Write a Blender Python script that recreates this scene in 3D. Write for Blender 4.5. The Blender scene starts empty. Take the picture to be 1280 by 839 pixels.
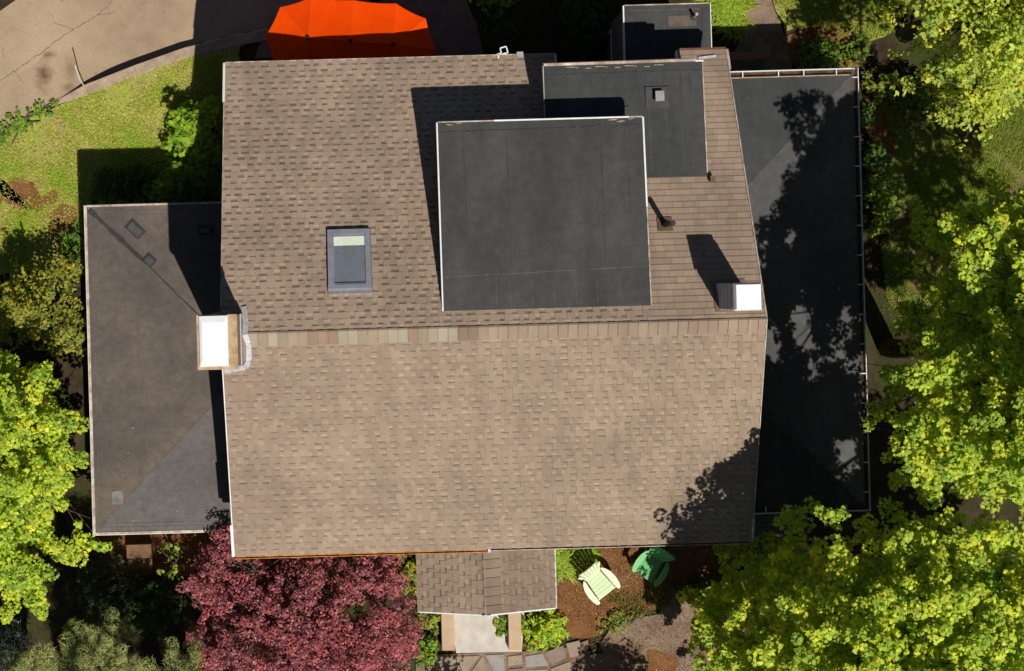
import bpy, math, random
import numpy as np
from mathutils import Vector
random.seed(7)
RNG = np.random.default_rng(11)
SC = bpy.context.scene
COL = SC.collection

# ------------------------------------------------------------------ camera model
HC = 35.5                      # camera height above the lawn
FPX = 1770.0                   # focal length in pixels of the 1280 px wide photo
NX, NY = 450.0, 350.0          # nadir in the photo
ROLL = math.radians(1.6)
CR, SR = math.cos(ROLL), math.sin(ROLL)

def at(px, py, z=0.0):
    d = HC - z
    xc = (px - NX) / FPX * d
    yc = (NY - py) / FPX * d
    return (xc * CR + yc * SR, -xc * SR + yc * CR, z)

def pl(pts, z=0.0):
    return [at(x, y, z)[:2] for x, y in pts]

# ------------------------------------------------------------------ materials
def lin(c):
    return tuple(((v / 255.0) / 12.92 if v <= 10 else (((v / 255.0) + 0.055) / 1.055) ** 2.4) for v in c)

def new_mat(name):
    m = bpy.data.materials.new(name)
    m.use_nodes = True
    nt = m.node_tree
    for n in list(nt.nodes):
        nt.nodes.remove(n)
    out = nt.nodes.new('ShaderNodeOutputMaterial')
    b = nt.nodes.new('ShaderNodeBsdfPrincipled')
    nt.links.new(b.outputs[0], out.inputs[0])
    return m, nt, b, out

def N(nt, t, **kw):
    n = nt.nodes.new(t)
    for k, v in kw.items():
        setattr(n, k, v)
    return n

def noise(nt, scale, detail=4, rough=0.6, vec=None):
    n = N(nt, 'ShaderNodeTexNoise')
    n.inputs['Scale'].default_value = scale
    n.inputs['Detail'].default_value = detail
    n.inputs['Roughness'].default_value = rough
    if vec is None:
        g = N(nt, 'ShaderNodeNewGeometry')
        vec = g.outputs['Position']
    nt.links.new(vec, n.inputs['Vector'])
    return n.outputs['Fac']

def ramp(nt, fac, stops):
    r = N(nt, 'ShaderNodeValToRGB')
    el = r.color_ramp.elements
    while len(el) < len(stops):
        el.new(0.5)
    for e, (p, c) in zip(el, stops):
        e.position = p
        e.color = (*c, 1) if len(c) == 3 else c
    nt.links.new(fac, r.inputs[0])
    return r.outputs[0]

def mix(nt, a, b, fac, mode='MIX'):
    m = N(nt, 'ShaderNodeMix', data_type='RGBA', blend_type=mode)
    for sock, v in ((m.inputs[6], a), (m.inputs[7], b), (m.inputs[0], fac)):
        if isinstance(v, (int, float)):
            sock.default_value = v
        elif isinstance(v, tuple):
            sock.default_value = (*v, 1)
        else:
            nt.links.new(v, sock)
    return m.outputs[2]

def bump(nt, b, h, strength=0.3, dist=0.02):
    n = N(nt, 'ShaderNodeBump')
    n.inputs['Strength'].default_value = strength
    n.inputs['Distance'].default_value = dist
    nt.links.new(h, n.inputs['Height'])
    nt.links.new(n.outputs[0], b.inputs['Normal'])

def noisy(name, stops, scale=6.0, rough=0.85, fine=60.0, fine_amt=0.25, bump_s=0.2, metal=0.0, spec=0.3, detail=6):
    m, nt, b, out = new_mat(name)
    f = noise(nt, scale, detail, 0.65)
    c = ramp(nt, f, stops)
    f2 = noise(nt, fine, 3, 0.6)
    g = ramp(nt, f2, [(0.3, (1 - fine_amt,) * 3), (0.7, (1 + fine_amt,) * 3)])
    c = mix(nt, c, g, 1.0, 'MULTIPLY')
    nt.links.new(c, b.inputs['Base Color'])
    b.inputs['Roughness'].default_value = rough
    b.inputs['Metallic'].default_value = metal
    b.inputs['Specular IOR Level'].default_value = spec
    if bump_s:
        bump(nt, b, f2, bump_s)
    return m

def attr_mat(name, fine=90.0, amt=0.18, rough=0.9, big=1.2, big_amt=0.1, bump_s=0.25, spec=0.2):
    """colour of each piece comes from its own 'Col' attribute"""
    m, nt, b, out = new_mat(name)
    a = N(nt, 'ShaderNodeAttribute', attribute_name='Col')
    f = noise(nt, fine, 3, 0.7)
    c = mix(nt, a.outputs['Color'], ramp(nt, f, [(0.25, (1 - amt,) * 3), (0.75, (1 + amt,) * 3)]), 1.0, 'MULTIPLY')
    f2 = noise(nt, big, 5, 0.6)
    c = mix(nt, c, ramp(nt, f2, [(0.3, (1 - big_amt,) * 3), (0.7, (1 + big_amt,) * 3)]), 1.0, 'MULTIPLY')
    if name == 'asphalt shingle':
        g = N(nt, 'ShaderNodeNewGeometry')
        mp = N(nt, 'ShaderNodeMapping')
        mp.inputs['Scale'].default_value = (2.2, 0.28, 0.28)
        nt.links.new(g.outputs['Position'], mp.inputs['Vector'])
        f3 = noise(nt, 1.0, 6, 0.7, mp.outputs[0])
        c = mix(nt, c, ramp(nt, f3, [(0.3, (0.86, 0.85, 0.85)), (0.5, (1, 1, 1)), (0.75, (1.07, 1.07, 1.06))]), 1.0, 'MULTIPLY')
    nt.links.new(c, b.inputs['Base Color'])
    b.inputs['Roughness'].default_value = rough
    b.inputs['Specular IOR Level'].default_value = spec
    if bump_s:
        bump(nt, b, f, bump_s, 0.01)
    return m

def leaf_mat(name, trans=0.4, rough=0.5, spec=0.35, warm=(1.25, 1.25, 0.45)):
    m, nt, b, out = new_mat(name)
    a = N(nt, 'ShaderNodeAttribute', attribute_name='Col')
    nt.links.new(a.outputs['Color'], b.inputs['Base Color'])
    b.inputs['Roughness'].default_value = rough
    b.inputs['Specular IOR Level'].default_value = spec
    t = N(nt, 'ShaderNodeBsdfTranslucent')
    c = mix(nt, a.outputs['Color'], warm, 1.0, 'MULTIPLY')
    nt.links.new(c, t.inputs['Color'])
    ms = N(nt, 'ShaderNodeMixShader')
    ms.inputs[0].default_value = trans
    nt.links.new(b.outputs[0], ms.inputs[1])
    nt.links.new(t.outputs[0], ms.inputs[2])
    nt.links.new(ms.outputs[0], out.inputs[0])
    return m

M = {}
M['shingle'] = attr_mat('asphalt shingle', 70, 0.2, 0.92, 0.7, 0.14)
M['leaf'] = leaf_mat('broad leaf', 0.48, 0.55, 0.3)
M['redleaf'] = leaf_mat('red leaf', 0.25, 0.45, 0.4, (1.2, 0.5, 0.5))
M['needle'] = leaf_mat('needle', 0.15, 0.6, 0.2, (1.0, 1.0, 0.6))
M['grass'] = leaf_mat('grass blade', 0.3, 0.6, 0.2)
M['chip'] = attr_mat('wood chip', 60, 0.2, 0.95, 3, 0.1, 0)
M['bark'] = noisy('bark', [(0.3, (0.05, 0.035, 0.025)), (0.7, (0.14, 0.11, 0.085))], 9, 0.95, 40, 0.3, 0.5)
M['white'] = noisy('white painted metal', [(0.3, (0.66, 0.65, 0.63)), (0.7, (0.82, 0.82, 0.80))], 5, 0.5, 40, 0.06, 0.0)
M['cap'] = noisy('white cap metal', [(0.3, (0.80, 0.80, 0.80)), (0.7, (0.86, 0.86, 0.86))], 3, 0.45, 40, 0.02, 0.0, 0, 0.5)
M['steel'] = noisy('galvanised steel', [(0.3, (0.42, 0.42, 0.43)), (0.7, (0.62, 0.62, 0.63))], 9, 0.35, 50, 0.1, 0.0, 0.6, 0.5)
M['ventgrey'] = noisy('grey vent cap', [(0.3, (0.20, 0.20, 0.21)), (0.7, (0.30, 0.30, 0.31))], 9, 0.6, 50, 0.1, 0.1)
M['chase'] = noisy('grey painted chimney cladding', [(0.3, (0.34, 0.34, 0.36)), (0.7, (0.5, 0.5, 0.52))], 4, 0.6, 40, 0.1, 0.1)
M['lead'] = noisy('lead flashing', [(0.3, (0.30, 0.30, 0.31)), (0.7, (0.55, 0.55, 0.56))], 14, 0.6, 50, 0.1, 0.2, 0.2)
M['trim'] = noisy('tan metal edge', [(0.25, (0.16, 0.10, 0.065)), (0.5, (0.42, 0.35, 0.28)), (0.75, (0.68, 0.64, 0.58))], 3.5, 0.6, 30, 0.2, 0.0)
M['redwood'] = noisy('dark red fascia', [(0.3, (0.10, 0.028, 0.02)), (0.7, (0.17, 0.06, 0.045))], 4, 0.7, 40, 0.15, 0.1)
M['brown'] = noisy('brown wood', [(0.3, (0.09, 0.055, 0.035)), (0.7, (0.18, 0.11, 0.07))], 4, 0.8, 40, 0.2, 0.1)
M['black'] = noisy('black iron', [(0.3, (0.012, 0.012, 0.012)), (0.7, (0.03, 0.028, 0.026))], 9, 0.6, 40, 0.1, 0.0)
M['darkgrey'] = noisy('dark grey frame', [(0.3, (0.10, 0.10, 0.12)), (0.7, (0.15, 0.15, 0.18))], 5, 0.45, 40, 0.05, 0.0)
M['greyframe'] = noisy('grey frame', [(0.3, (0.20, 0.20, 0.24)), (0.7, (0.27, 0.27, 0.31))], 5, 0.4, 40, 0.05, 0.0)
M['mortar'] = noisy('tan mortar', [(0.3, (0.30, 0.19, 0.11)), (0.6, (0.50, 0.36, 0.22)), (0.8, (0.62, 0.50, 0.36))], 5, 0.95, 50, 0.2, 0.3)
M['blind'] = noisy('pale blind', [(0.3, (0.66, 0.74, 0.58)), (0.7, (0.76, 0.82, 0.68))], 4, 0.8, 30, 0.05, 0.0)
M['copper'] = noisy('copper gutter with leaf litter', [(0.3, (0.20, 0.08, 0.025)), (0.6, (0.55, 0.24, 0.07)), (0.8, (0.62, 0.42, 0.25))], 7, 0.75, 40, 0.3, 0.2)
M['litter'] = noisy('gutter silt', [(0.35, (0.03, 0.02, 0.014)), (0.7, (0.14, 0.08, 0.05))], 8, 0.95, 40, 0.3, 0.2)
M['concrete'] = noisy('pale concrete', [(0.3, (0.42, 0.37, 0.32)), (0.55, (0.55, 0.50, 0.44)), (0.75, (0.62, 0.57, 0.52))], 2.2, 0.9, 40, 0.08, 0.1)
M['kerbstone'] = noisy('tan concrete', [(0.3, (0.26, 0.19, 0.13)), (0.6, (0.40, 0.30, 0.21)), (0.8, (0.46, 0.38, 0.29))], 3, 0.95, 35, 0.2, 0.25)
M['walltop'] = noisy('tan stucco', [(0.3, (0.44, 0.30, 0.19)), (0.7, (0.56, 0.40, 0.27))], 3, 0.95, 45, 0.1, 0.2)
M['patio'] = noisy('brown patio concrete', [(0.3, (0.13, 0.095, 0.072)), (0.7, (0.22, 0.165, 0.13))], 3, 0.95, 60, 0.3, 0.3)
M['siding'] = noisy('brown siding', [(0.3, (0.10, 0.075, 0.06)), (0.7, (0.16, 0.12, 0.10))], 3, 0.85, 30, 0.1, 0.1)
M['glassdark'] = None

def membrane(name, dark, mid, pale, scale=0.9, rough=0.7, specks=0.0, streak=(1.0, 0.35, 1.0)):
    m, nt, b, out = new_mat(name)
    g = N(nt, 'ShaderNodeNewGeometry')
    mp = N(nt, 'ShaderNodeMapping')
    mp.inputs['Scale'].default_value = streak
    nt.links.new(g.outputs['Position'], mp.inputs['Vector'])
    f = noise(nt, scale, 7, 0.62, mp.outputs[0])
    c = ramp(nt, f, [(0.28, dark), (0.5, mid), (0.74, pale)])
    f3 = noise(nt, 6, 7, 0.75)
    c = mix(nt, c, ramp(nt, f3, [(0.3, (0.74,) * 3), (0.7, (1.22,) * 3)]), 1.0, 'MULTIPLY')
    f2 = noise(nt, 80, 3, 0.6)
    c = mix(nt, c, ramp(nt, f2, [(0.3, (0.88,) * 3), (0.7, (1.12,) * 3)]), 1.0, 'MULTIPLY')
    if specks:
        v = N(nt, 'ShaderNodeTexVoronoi')
        v.inputs['Scale'].default_value = 5.0
        nt.links.new(g.outputs['Position'], v.inputs['Vector'])
        s = ramp(nt, v.outputs['Distance'], [(0.035, (1, 1, 1)), (0.06, (0, 0, 0))])
        k = noise(nt, 1.1, 3, 0.6)
        k = ramp(nt, k, [(0.5, (0, 0, 0)), (0.62, (specks,) * 3)])
        c = mix(nt, c, (0.45, 0.42, 0.38), mix(nt, s, k, 1.0, 'MULTIPLY'))
    nt.links.new(c, b.inputs['Base Color'])
    b.inputs['Roughness'].default_value = rough
    b.inputs['Specular IOR Level'].default_value = 0.35
    bump(nt, b, f3, 0.12, 0.02)
    return m
M['membrane'] = membrane('black roof membrane', (0.026, 0.027, 0.026), (0.044, 0.044, 0.042), (0.068, 0.067, 0.062), 1.1)
M['membrane_low'] = membrane('weathered roof membrane', (0.026, 0.028, 0.029), (0.040, 0.042, 0.042), (0.062, 0.061, 0.058), 1.0)
M['membrane_dust'] = membrane('dusty brown roof membrane', (0.058, 0.050, 0.047), (0.100, 0.080, 0.066), (0.165, 0.126, 0.095), 0.45, 0.8, 0.9, (1, 1, 1))
M['membrane_grey'] = membrane('grey roof membrane', (0.050, 0.049, 0.050), (0.070, 0.067, 0.067), (0.112, 0.106, 0.102), 0.6, 0.75, 0.7, (1, 1, 1))
M['membrane_warm'] = membrane('warm grey roof membrane', (0.090, 0.080, 0.075), (0.112, 0.098, 0.092), (0.135, 0.118, 0.11), 0.6, 0.8, 0.9, (1, 1, 1))
M['membrane_pale'] = membrane('pale roof patch', (0.14, 0.135, 0.13), (0.17, 0.165, 0.16), (0.2, 0.195, 0.19), 3, 0.8, 0, (1, 1, 1))
M['seam'] = noisy('membrane seam', [(0.3, (0.07, 0.065, 0.06)), (0.7, (0.14, 0.13, 0.115))], 6, 0.8, 40, 0.2, 0)
M['seamdark'] = noisy('damp membrane seam', [(0.3, (0.018, 0.019, 0.022)), (0.7, (0.045, 0.042, 0.042))], 6, 0.7, 40, 0.2, 0)

def glass_mat():
    m, nt, b, out = new_mat('window glass')
    b.inputs['Base Color'].default_value = (0.92, 0.97, 1.0, 1)
    b.inputs['Metallic'].default_value = 0.85
    b.inputs['Roughness'].default_value = 0.02
    return m
M['glass'] = glass_mat()

def brick_mat():
    m, nt, b, out = new_mat('red brick')
    g = N(nt, 'ShaderNodeNewGeometry')
    sx = N(nt, 'ShaderNodeSeparateXYZ')
    nt.links.new(g.outputs['Position'], sx.inputs[0])
    ad = N(nt, 'ShaderNodeMath', operation='ADD')
    nt.links.new(sx.outputs[0], ad.inputs[0])
    nt.links.new(sx.outputs[1], ad.inputs[1])
    cm = N(nt, 'ShaderNodeCombineXYZ')
    nt.links.new(ad.outputs[0], cm.inputs[0])
    nt.links.new(sx.outputs[2], cm.inputs[1])
    t = N(nt, 'ShaderNodeTexBrick')
    t.inputs['Scale'].default_value = 1.0
    t.inputs['Brick Width'].default_value = 0.21
    t.inputs['Row Height'].default_value = 0.075
    t.inputs['Mortar Size'].default_value = 0.008
    t.inputs['Color1'].default_value = (0.30, 0.13, 0.08, 1)
    t.inputs['Color2'].default_value = (0.42, 0.24, 0.15, 1)
    t.inputs['Mortar'].default_value = (0.42, 0.38, 0.32, 1)
    nt.links.new(cm.outputs[0], t.inputs['Vector'])
    f = noise(nt, 14, 4, 0.6)
    c = mix(nt, t.outputs['Color'], ramp(nt, f, [(0.3, (0.75,) * 3), (0.7, (1.2,) * 3)]), 1.0, 'MULTIPLY')
    nt.links.new(c, b.inputs['Base Color'])
    b.inputs['Roughness'].default_value = 0.92
    return m
M['brick'] = brick_mat()

def asphalt_mat():
    m, nt, b, out = new_mat('brown worn asphalt')
    f = noise(nt, 0.55, 7, 0.6)
    c = ramp(nt, f, [(0.3, (0.265, 0.188, 0.122)), (0.5, (0.355, 0.26, 0.172)), (0.72, (0.43, 0.325, 0.22))])
    f2 = noise(nt, 45, 4, 0.7)
    c = mix(nt, c, ramp(nt, f2, [(0.3, (0.78,) * 3), (0.7, (1.2,) * 3)]), 1.0, 'MULTIPLY')
    f4 = noise(nt, 3.0, 6, 0.7)
    c = mix(nt, c, (0.16, 0.10, 0.065), ramp(nt, f4, [(0.60, (0, 0, 0)), (0.72, (0.5,) * 3)]))
    # oil stain where cars stand
    g = N(nt, 'ShaderNodeNewGeometry')
    for (px, py, rx, ry, dk) in ((57, 95, 0.55, 1.0, 0.9), (64, 70, 0.4, 0.3, 0.7), (86, 110, 0.45, 0.25, 0.6), (90, 88, 0.4, 0.8, 0.45)):
        x, y, _ = at(px, py, -0.2)
        mp = N(nt, 'ShaderNodeMapping')
        mp.inputs['Location'].default_value = (-x / rx, -y / ry, 0)
        mp.inputs['Scale'].default_value = (1 / rx, 1 / ry, 0)
        nt.links.new(g.outputs['Position'], mp.inputs['Vector'])
        ln = N(nt, 'ShaderNodeVectorMath', operation='LENGTH')
        nt.links.new(mp.outputs[0], ln.inputs[0])
        nn = noise(nt, 4, 5, 0.7)
        ad = N(nt, 'ShaderNodeMath', operation='ADD')
        nt.links.new(ln.outputs['Value'], ad.inputs[0])
        nt.links.new(nn, ad.inputs[1])
        k = ramp(nt, ad.outputs[0], [(0.55, (dk,) * 3), (1.0, (0, 0, 0))])
        c = mix(nt, c, (0.13, 0.065, 0.035), k)
    nt.links.new(c, b.inputs['Base Color'])
    b.inputs['Roughness'].default_value = 0.95
    b.inputs['Specular IOR Level'].default_value = 0.2
    bump(nt, b, f2, 0.35, 0.01)
    return m
M['asphalt'] = asphalt_mat()
M['crack'] = noisy('crack', [(0.3, (0.11, 0.085, 0.06)), (0.7, (0.23, 0.17, 0.12))], 9, 1, 40, 0.2, 0)

def soil_mat(name, cols, moss, mscale, lo, hi):
    m, nt, b, out = new_mat(name)
    f = noise(nt, 2.3, 8, 0.68)
    c = ramp(nt, f, [(0.3, cols[0]), (0.5, cols[1]), (0.72, cols[2])])
    k = noise(nt, mscale, 7, 0.66)
    c = mix(nt, c, moss, ramp(nt, k, [(lo, (0, 0, 0)), (hi, (1, 1, 1))]))
    f2 = noise(nt, 38, 5, 0.7)
    c = mix(nt, c, ramp(nt, f2, [(0.3, (0.62,) * 3), (0.7, (1.35,) * 3)]), 1.0, 'MULTIPLY')
    nt.links.new(c, b.inputs['Base Color'])
    b.inputs['Roughness'].default_value = 1.0
    b.inputs['Specular IOR Level'].default_value = 0.1
    bump(nt, b, f2, 0.6, 0.03)
    return m
M['soil'] = soil_mat('mossy soil', ((0.03, 0.02, 0.012), (0.05, 0.034, 0.02), (0.085, 0.058, 0.034)), (0.04, 0.055, 0.012), 0.8, 0.45, 0.65)
M['moss'] = soil_mat('mossy leaf litter', ((0.09, 0.06, 0.03), (0.15, 0.105, 0.055), (0.22, 0.15, 0.085)), (0.15, 0.19, 0.03), 0.7, 0.40, 0.58)
M['lawn'] = soil_mat('thin lawn soil', ((0.24, 0.17, 0.075), (0.33, 0.27, 0.10), (0.42, 0.33, 0.17)), (0.30, 0.35, 0.05), 1.0, 0.34, 0.58)
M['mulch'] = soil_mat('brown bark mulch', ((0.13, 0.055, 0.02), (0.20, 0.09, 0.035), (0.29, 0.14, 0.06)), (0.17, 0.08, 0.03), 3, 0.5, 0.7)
M['dirt'] = soil_mat('trodden tan dirt', ((0.15, 0.10, 0.066), (0.235, 0.165, 0.115), (0.31, 0.225, 0.16)), (0.15, 0.085, 0.045), 1.3, 0.5, 0.68)

def simple(name, col, rough=0.5, var=0.05, spec=0.4):
    return noisy(name, [(0.3, tuple(v * (1 - var) for v in col)), (0.7, tuple(v * (1 + var) for v in col))], 6, rough, 60, 0.05, 0.0, 0, spec)
M['mint'] = simple('pale mint plastic', (0.66, 0.80, 0.50), 0.45)
M['green'] = simple('mid green plastic', (0.15, 0.46, 0.155), 0.45)

def fabric():
    m, nt, b, out = new_mat('orange canvas')
    f = noise(nt, 3, 4, 0.6)
    c = ramp(nt, f, [(0.3, (0.95, 0.066, 0.001)), (0.7, (0.98, 0.085, 0.002))])
    nt.links.new(c, b.inputs['Base Color'])
    b.inputs['Roughness'].default_value = 0.9
    b.inputs['Specular IOR Level'].default_value = 0.05
    t = N(nt, 'ShaderNodeBsdfTranslucent')
    t.inputs['Color'].default_value = (0.95, 0.05, 0.003, 1)
    ms = N(nt, 'ShaderNodeMixShader')
    ms.inputs[0].default_value = 0.16
    nt.links.new(b.outputs[0], ms.inputs[1])
    nt.links.new(t.outputs[0], ms.inputs[2])
    nt.links.new(ms.outputs[0], out.inputs[0])
    return m
M['canvas'] = fabric()
M['canvas_seam'] = simple('orange canvas seam', (0.9, 0.085, 0.01), 0.8)

# ------------------------------------------------------------------ mesh building
class MB:
    def __init__(s):
        s.v, s.f, s.mi, s.c, s.mats = [], [], [], [], []
    def slot(s, m):
        if m not in s.mats:
            s.mats.append(m)
        return s.mats.index(m)
    def poly(s, pts, m, col=(1, 1, 1)):
        i = len(s.v)
        s.v += [tuple(p) for p in pts]
        s.f.append(tuple(range(i, i + len(pts))))
        s.mi.append(s.slot(m)); s.c.append(col)
    def hexa(s, b, t, m, col=(1, 1, 1)):
        """closed solid from a bottom and a top ring (both anticlockwise seen from above)"""
        n = len(b); i = len(s.v)
        s.v += [tuple(p) for p in b] + [tuple(p) for p in t]
        fs = [tuple(range(i + n - 1, i - 1, -1)), tuple(range(i + n, i + 2 * n))]
        for k in range(n):
            k2 = (k + 1) % n
            fs.append((i + k, i + k2, i + n + k2, i + n + k))
        s.f += fs
        s.mi += [s.slot(m)] * len(fs); s.c += [col] * len(fs)
    def prism(s, pts, z0, z1, m, col=(1, 1, 1)):
        a = sum(pts[k][0] * pts[(k + 1) % len(pts)][1] - pts[(k + 1) % len(pts)][0] * pts[k][1] for k in range(len(pts)))
        if a < 0:
            pts = pts[::-1]
        s.hexa([(x, y, z0) for x, y in pts], [(x, y, z1) for x, y in pts], m, col)
    def box(s, x0, x1, y0, y1, z0, z1, m, col=(1, 1, 1)):
        s.prism([(x0, y0), (x1, y0), (x1, y1), (x0, y1)], z0, z1, m, col)
    def bar(s, a, b, w, h, m, col=(1, 1, 1), up=(0, 0, 1)):
        """a bar whose top face's centre line runs from a to b"""
        a, b = Vector(a), Vector(b)
        d = (b - a).normalized()
        side = d.cross(Vector(up))
        if side.length < 1e-4:
            side = Vector((1, 0, 0))
        side.normalize()
        u = side.cross(d)
        o = side * w / 2
        s.hexa([a - o - u * h, a + o - u * h, b + o - u * h, b - o - u * h][::-1][::-1],
               [a - o, a + o, b + o, b - o], m, col)
    def tube(s, pts, rad, m, seg=8, col=(1, 1, 1), cap=True):
        pts = [Vector(p) for p in pts]
        if not isinstance(rad, (list, tuple)):
            rad = [rad] * len(pts)
        i0 = len(s.v)
        for k, p in enumerate(pts):
            d = (pts[min(k + 1, len(pts) - 1)] - pts[max(k - 1, 0)]).normalized()
            a = d.cross(Vector((0.31, 0.52, 0.79)))
            if a.length < 1e-3:
                a = d.cross(Vector((1, 0, 0)))
            a.normalize(); bb = d.cross(a)
            for q in range(seg):
                t = 2 * math.pi * q / seg
                s.v.append(tuple(p + (a * math.cos(t) + bb * math.sin(t)) * rad[k]))
        for k in range(len(pts) - 1):
            for q in range(seg):
                q2 = (q + 1) % seg
                s.f.append((i0 + k * seg + q, i0 + k * seg + q2, i0 + (k + 1) * seg + q2, i0 + (k + 1) * seg + q))
                s.mi.append(s.slot(m)); s.c.append(col)
        if cap:
            s.f.append(tuple(i0 + q for q in range(seg))[::-1]); s.mi.append(s.slot(m)); s.c.append(col)
            j = i0 + (len(pts) - 1) * seg
            s.f.append(tuple(j + q for q in range(seg))); s.mi.append(s.slot(m)); s.c.append(col)
    def build(s, name, parent=None, bevel=0.0, smooth=False, colattr=False):
        me = bpy.data.meshes.new(name)
        me.from_pydata(s.v, [], s.f)
        for m in s.mats:
            me.materials.append(m)
        me.polygons.foreach_set('material_index', s.mi)
        if smooth:
            me.polygons.foreach_set('use_smooth', [True] * len(s.f))
        if colattr:
            a = me.attributes.new('Col', 'FLOAT_COLOR', 'FACE')
            arr = np.ones((len(s.f), 4), np.float32)
            arr[:, :3] = np.array(s.c, np.float32)
            a.data.foreach_set('color', arr.ravel())
        me.update()
        o = bpy.data.objects.new(name, me)
        COL.objects.link(o)
        if parent:
            o.parent = parent
            o.matrix_parent_inverse = Vector_inv(parent)
        if bevel:
            bv = o.modifiers.new('edge', 'BEVEL')
            bv.width = bevel; bv.segments = 2; bv.limit_method = 'ANGLE'
        return o

def Vector_inv(parent):
    from mathutils import Matrix
    mw = Matrix.Translation(parent.location)
    if parent.parent:
        mw = Matrix.Translation(parent.get('base', (0, 0, 0)))
    return mw.inverted() if parent.type == 'EMPTY' else Matrix.Identity(4)

def tag(o, label, cat, group=None, kind=None):
    if label: o['label'] = label
    if cat: o['category'] = cat
    if group: o['group'] = group
    if kind: o['kind'] = kind
    return o

def thing(name, label, cat, loc, group=None):
    o = bpy.data.objects.new(name, None)
    o.empty_display_size = 0.3
    o.location = loc
    COL.objects.link(o)
    return tag(o, label, cat, group)

def struct(o, kind='structure'):
    o['kind'] = kind
    return o

# ------------------------------------------------------------------ terrain
WALL_PX = [(66, 131), (107, 108), (168, 84), (230, 62), (290, 48), (345, 37)]
WALL = pl(WALL_PX)
X_W0, X_W1 = WALL[0][0], WALL[-1][0]

def drop(x, y):
    """how far the drive lies below the lawn"""
    xs = [p[0] for p in WALL]; ys = [p[1] for p in WALL]
    yl = np.interp(x, xs, ys)
    yl = yl + np.where(x > X_W1, (x - X_W1) * 0.2, 0) + np.where(x < X_W0, (x - X_W0) * 0.55, 0)
    d = np.clip((y - yl - 0.02) / 0.10, 0, 1)
    tw = np.clip((x - X_W0) / 1.6, 0, 1) * np.clip((X_W1 + 2.2 - x) / 1.8, 0, 1)
    return -0.42 * d * tw * tw * (3 - 2 * tw)

fx = np.arange(-16, 20.01, 0.12)
fy = np.arange(-17, 16.01, 0.12)
xs = np.concatenate([[-400, -150, -60, -30], fx, [30, 60, 150, 400]])
ys = np.concatenate([[-400, -150, -60, -30], fy, [30, 60, 150, 400]])
GX, GY = np.meshgrid(xs, ys)
GZ = drop(GX, GY) - 0.03
# soft unevenness, none beside the house
GZ = GZ + 0.012 * (np.sin(GX * 1.7 + 1) * np.sin(GY * 1.3) + np.sin(GX * 3.1) * np.cos(GY * 2.7))
nv = GX.size
gv = np.stack([GX.ravel(), GY.ravel(), GZ.ravel()], 1)
ny, nx = GX.shape
ii = (np.arange(ny - 1)[:, None] * nx + np.arange(nx - 1)[None]).ravel()
gf = np.stack([ii, ii + 1, ii + nx + 1, ii + nx], 1)
me = bpy.data.meshes.new('ground')
me.from_pydata(gv.tolist(), [], gf.tolist())
me.materials.append(M['soil'])
me.polygons.foreach_set('use_smooth', [True] * len(gf))
o = bpy.data.objects.new('ground', me); COL.objects.link(o); struct(o)

def rag(pts, amp=0.10, step=0.25, seed=0):
    """subdivide an outline and make it uneven"""
    r = random.Random(seed)
    out = []
    for k in range(len(pts)):
        a = Vector(pts[k]); b = Vector(pts[(k + 1) % len(pts)])
        n = max(1, int((b - a).length / step))
        for i in range(n):
            p = a.lerp(b, i / n)
            out.append((p.x + r.uniform(-amp, amp), p.y + r.uniform(-amp, amp)))
    return out

def sheet(name, px, z, m, amp=0.10, seed=0, kind='structure', world=False):
    pts = px if world else pl(px)
    mb = MB()
    q = rag(pts, amp, 0.25, seed)
    a = sum(q[k][0] * q[(k + 1) % len(q)][1] - q[(k + 1) % len(q)][0] * q[k][1] for k in range(len(q)))
    if a < 0: q = q[::-1]
    mb.poly([(x, y, z) for x, y in q], m)
    return struct(mb.build(name), kind)

# drive: a lofted strip
L_PX = [(-160, 262), (-80, 215), (0, 165), (40, 142), (66, 130), (107, 106), (168, 82), (230, 60), (290, 46), (345, 35), (420, 15), (520, -10)]
U_PX = [(-160, 118), (-80, 66), (0, 14), (20, 0), (60, -35), (110, -80), (170, -130), (230, -170), (300, -200), (360, -215), (430, -225), (520, -235)]
mb = MB()
Lw, Uw = [np.array(pl(q)) for q in (L_PX, U_PX)]
NS = 60; NT = 26
tt = np.linspace(0, len(L_PX) - 1, NS)
Ls = np.stack([np.interp(tt, range(len(L_PX)), Lw[:, k]) for k in (0, 1)], 1)
Us = np.stack([np.interp(tt, range(len(L_PX)), Uw[:, k]) for k in (0, 1)], 1)
sp = np.concatenate([[0, 0.01, 0.025, 0.045], np.linspace(0.07, 1, NT - 4)])
P = Ls[:, None] * (1 - sp[None, :, None]) + Us[:, None] * sp[None, :, None]
Z = drop(P[..., 0], P[..., 1]) + 0.012
for i in range(NS - 1):
    for j in range(NT - 1):
        q = [(i, j), (i + 1, j), (i + 1, j + 1), (i, j + 1)]
        mb.poly([(P[a][0], P[a][1], Z[a]) for a in q], M['asphalt'])
def ribbon(mb, px, w, m, zoff, seed=0, wig=0.05):
    r = random.Random(seed)
    q = []
    w3 = [Vector(at(x, y, -0.2)[:2]) for x, y in px]
    for k in range(len(w3) - 1):
        n = max(2, int((w3[k + 1] - w3[k]).length / 0.07))
        for i in range(n):
            p = w3[k].lerp(w3[k + 1], i / n)
            q.append(p + Vector((r.uniform(-wig, wig), r.uniform(-wig, wig))))
    for k in range(len(q) - 1):
        d = (q[k + 1] - q[k]).normalized(); s = Vector((-d.y, d.x)) * w / 2 * r.uniform(0.5, 1.3)
        pts = [q[k] - s, q[k + 1] - s, q[k + 1] + s, q[k] + s]
        mb.poly([(p.x, p.y, float(drop(p.x, p.y)) + zoff) for p in pts], m)
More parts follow.
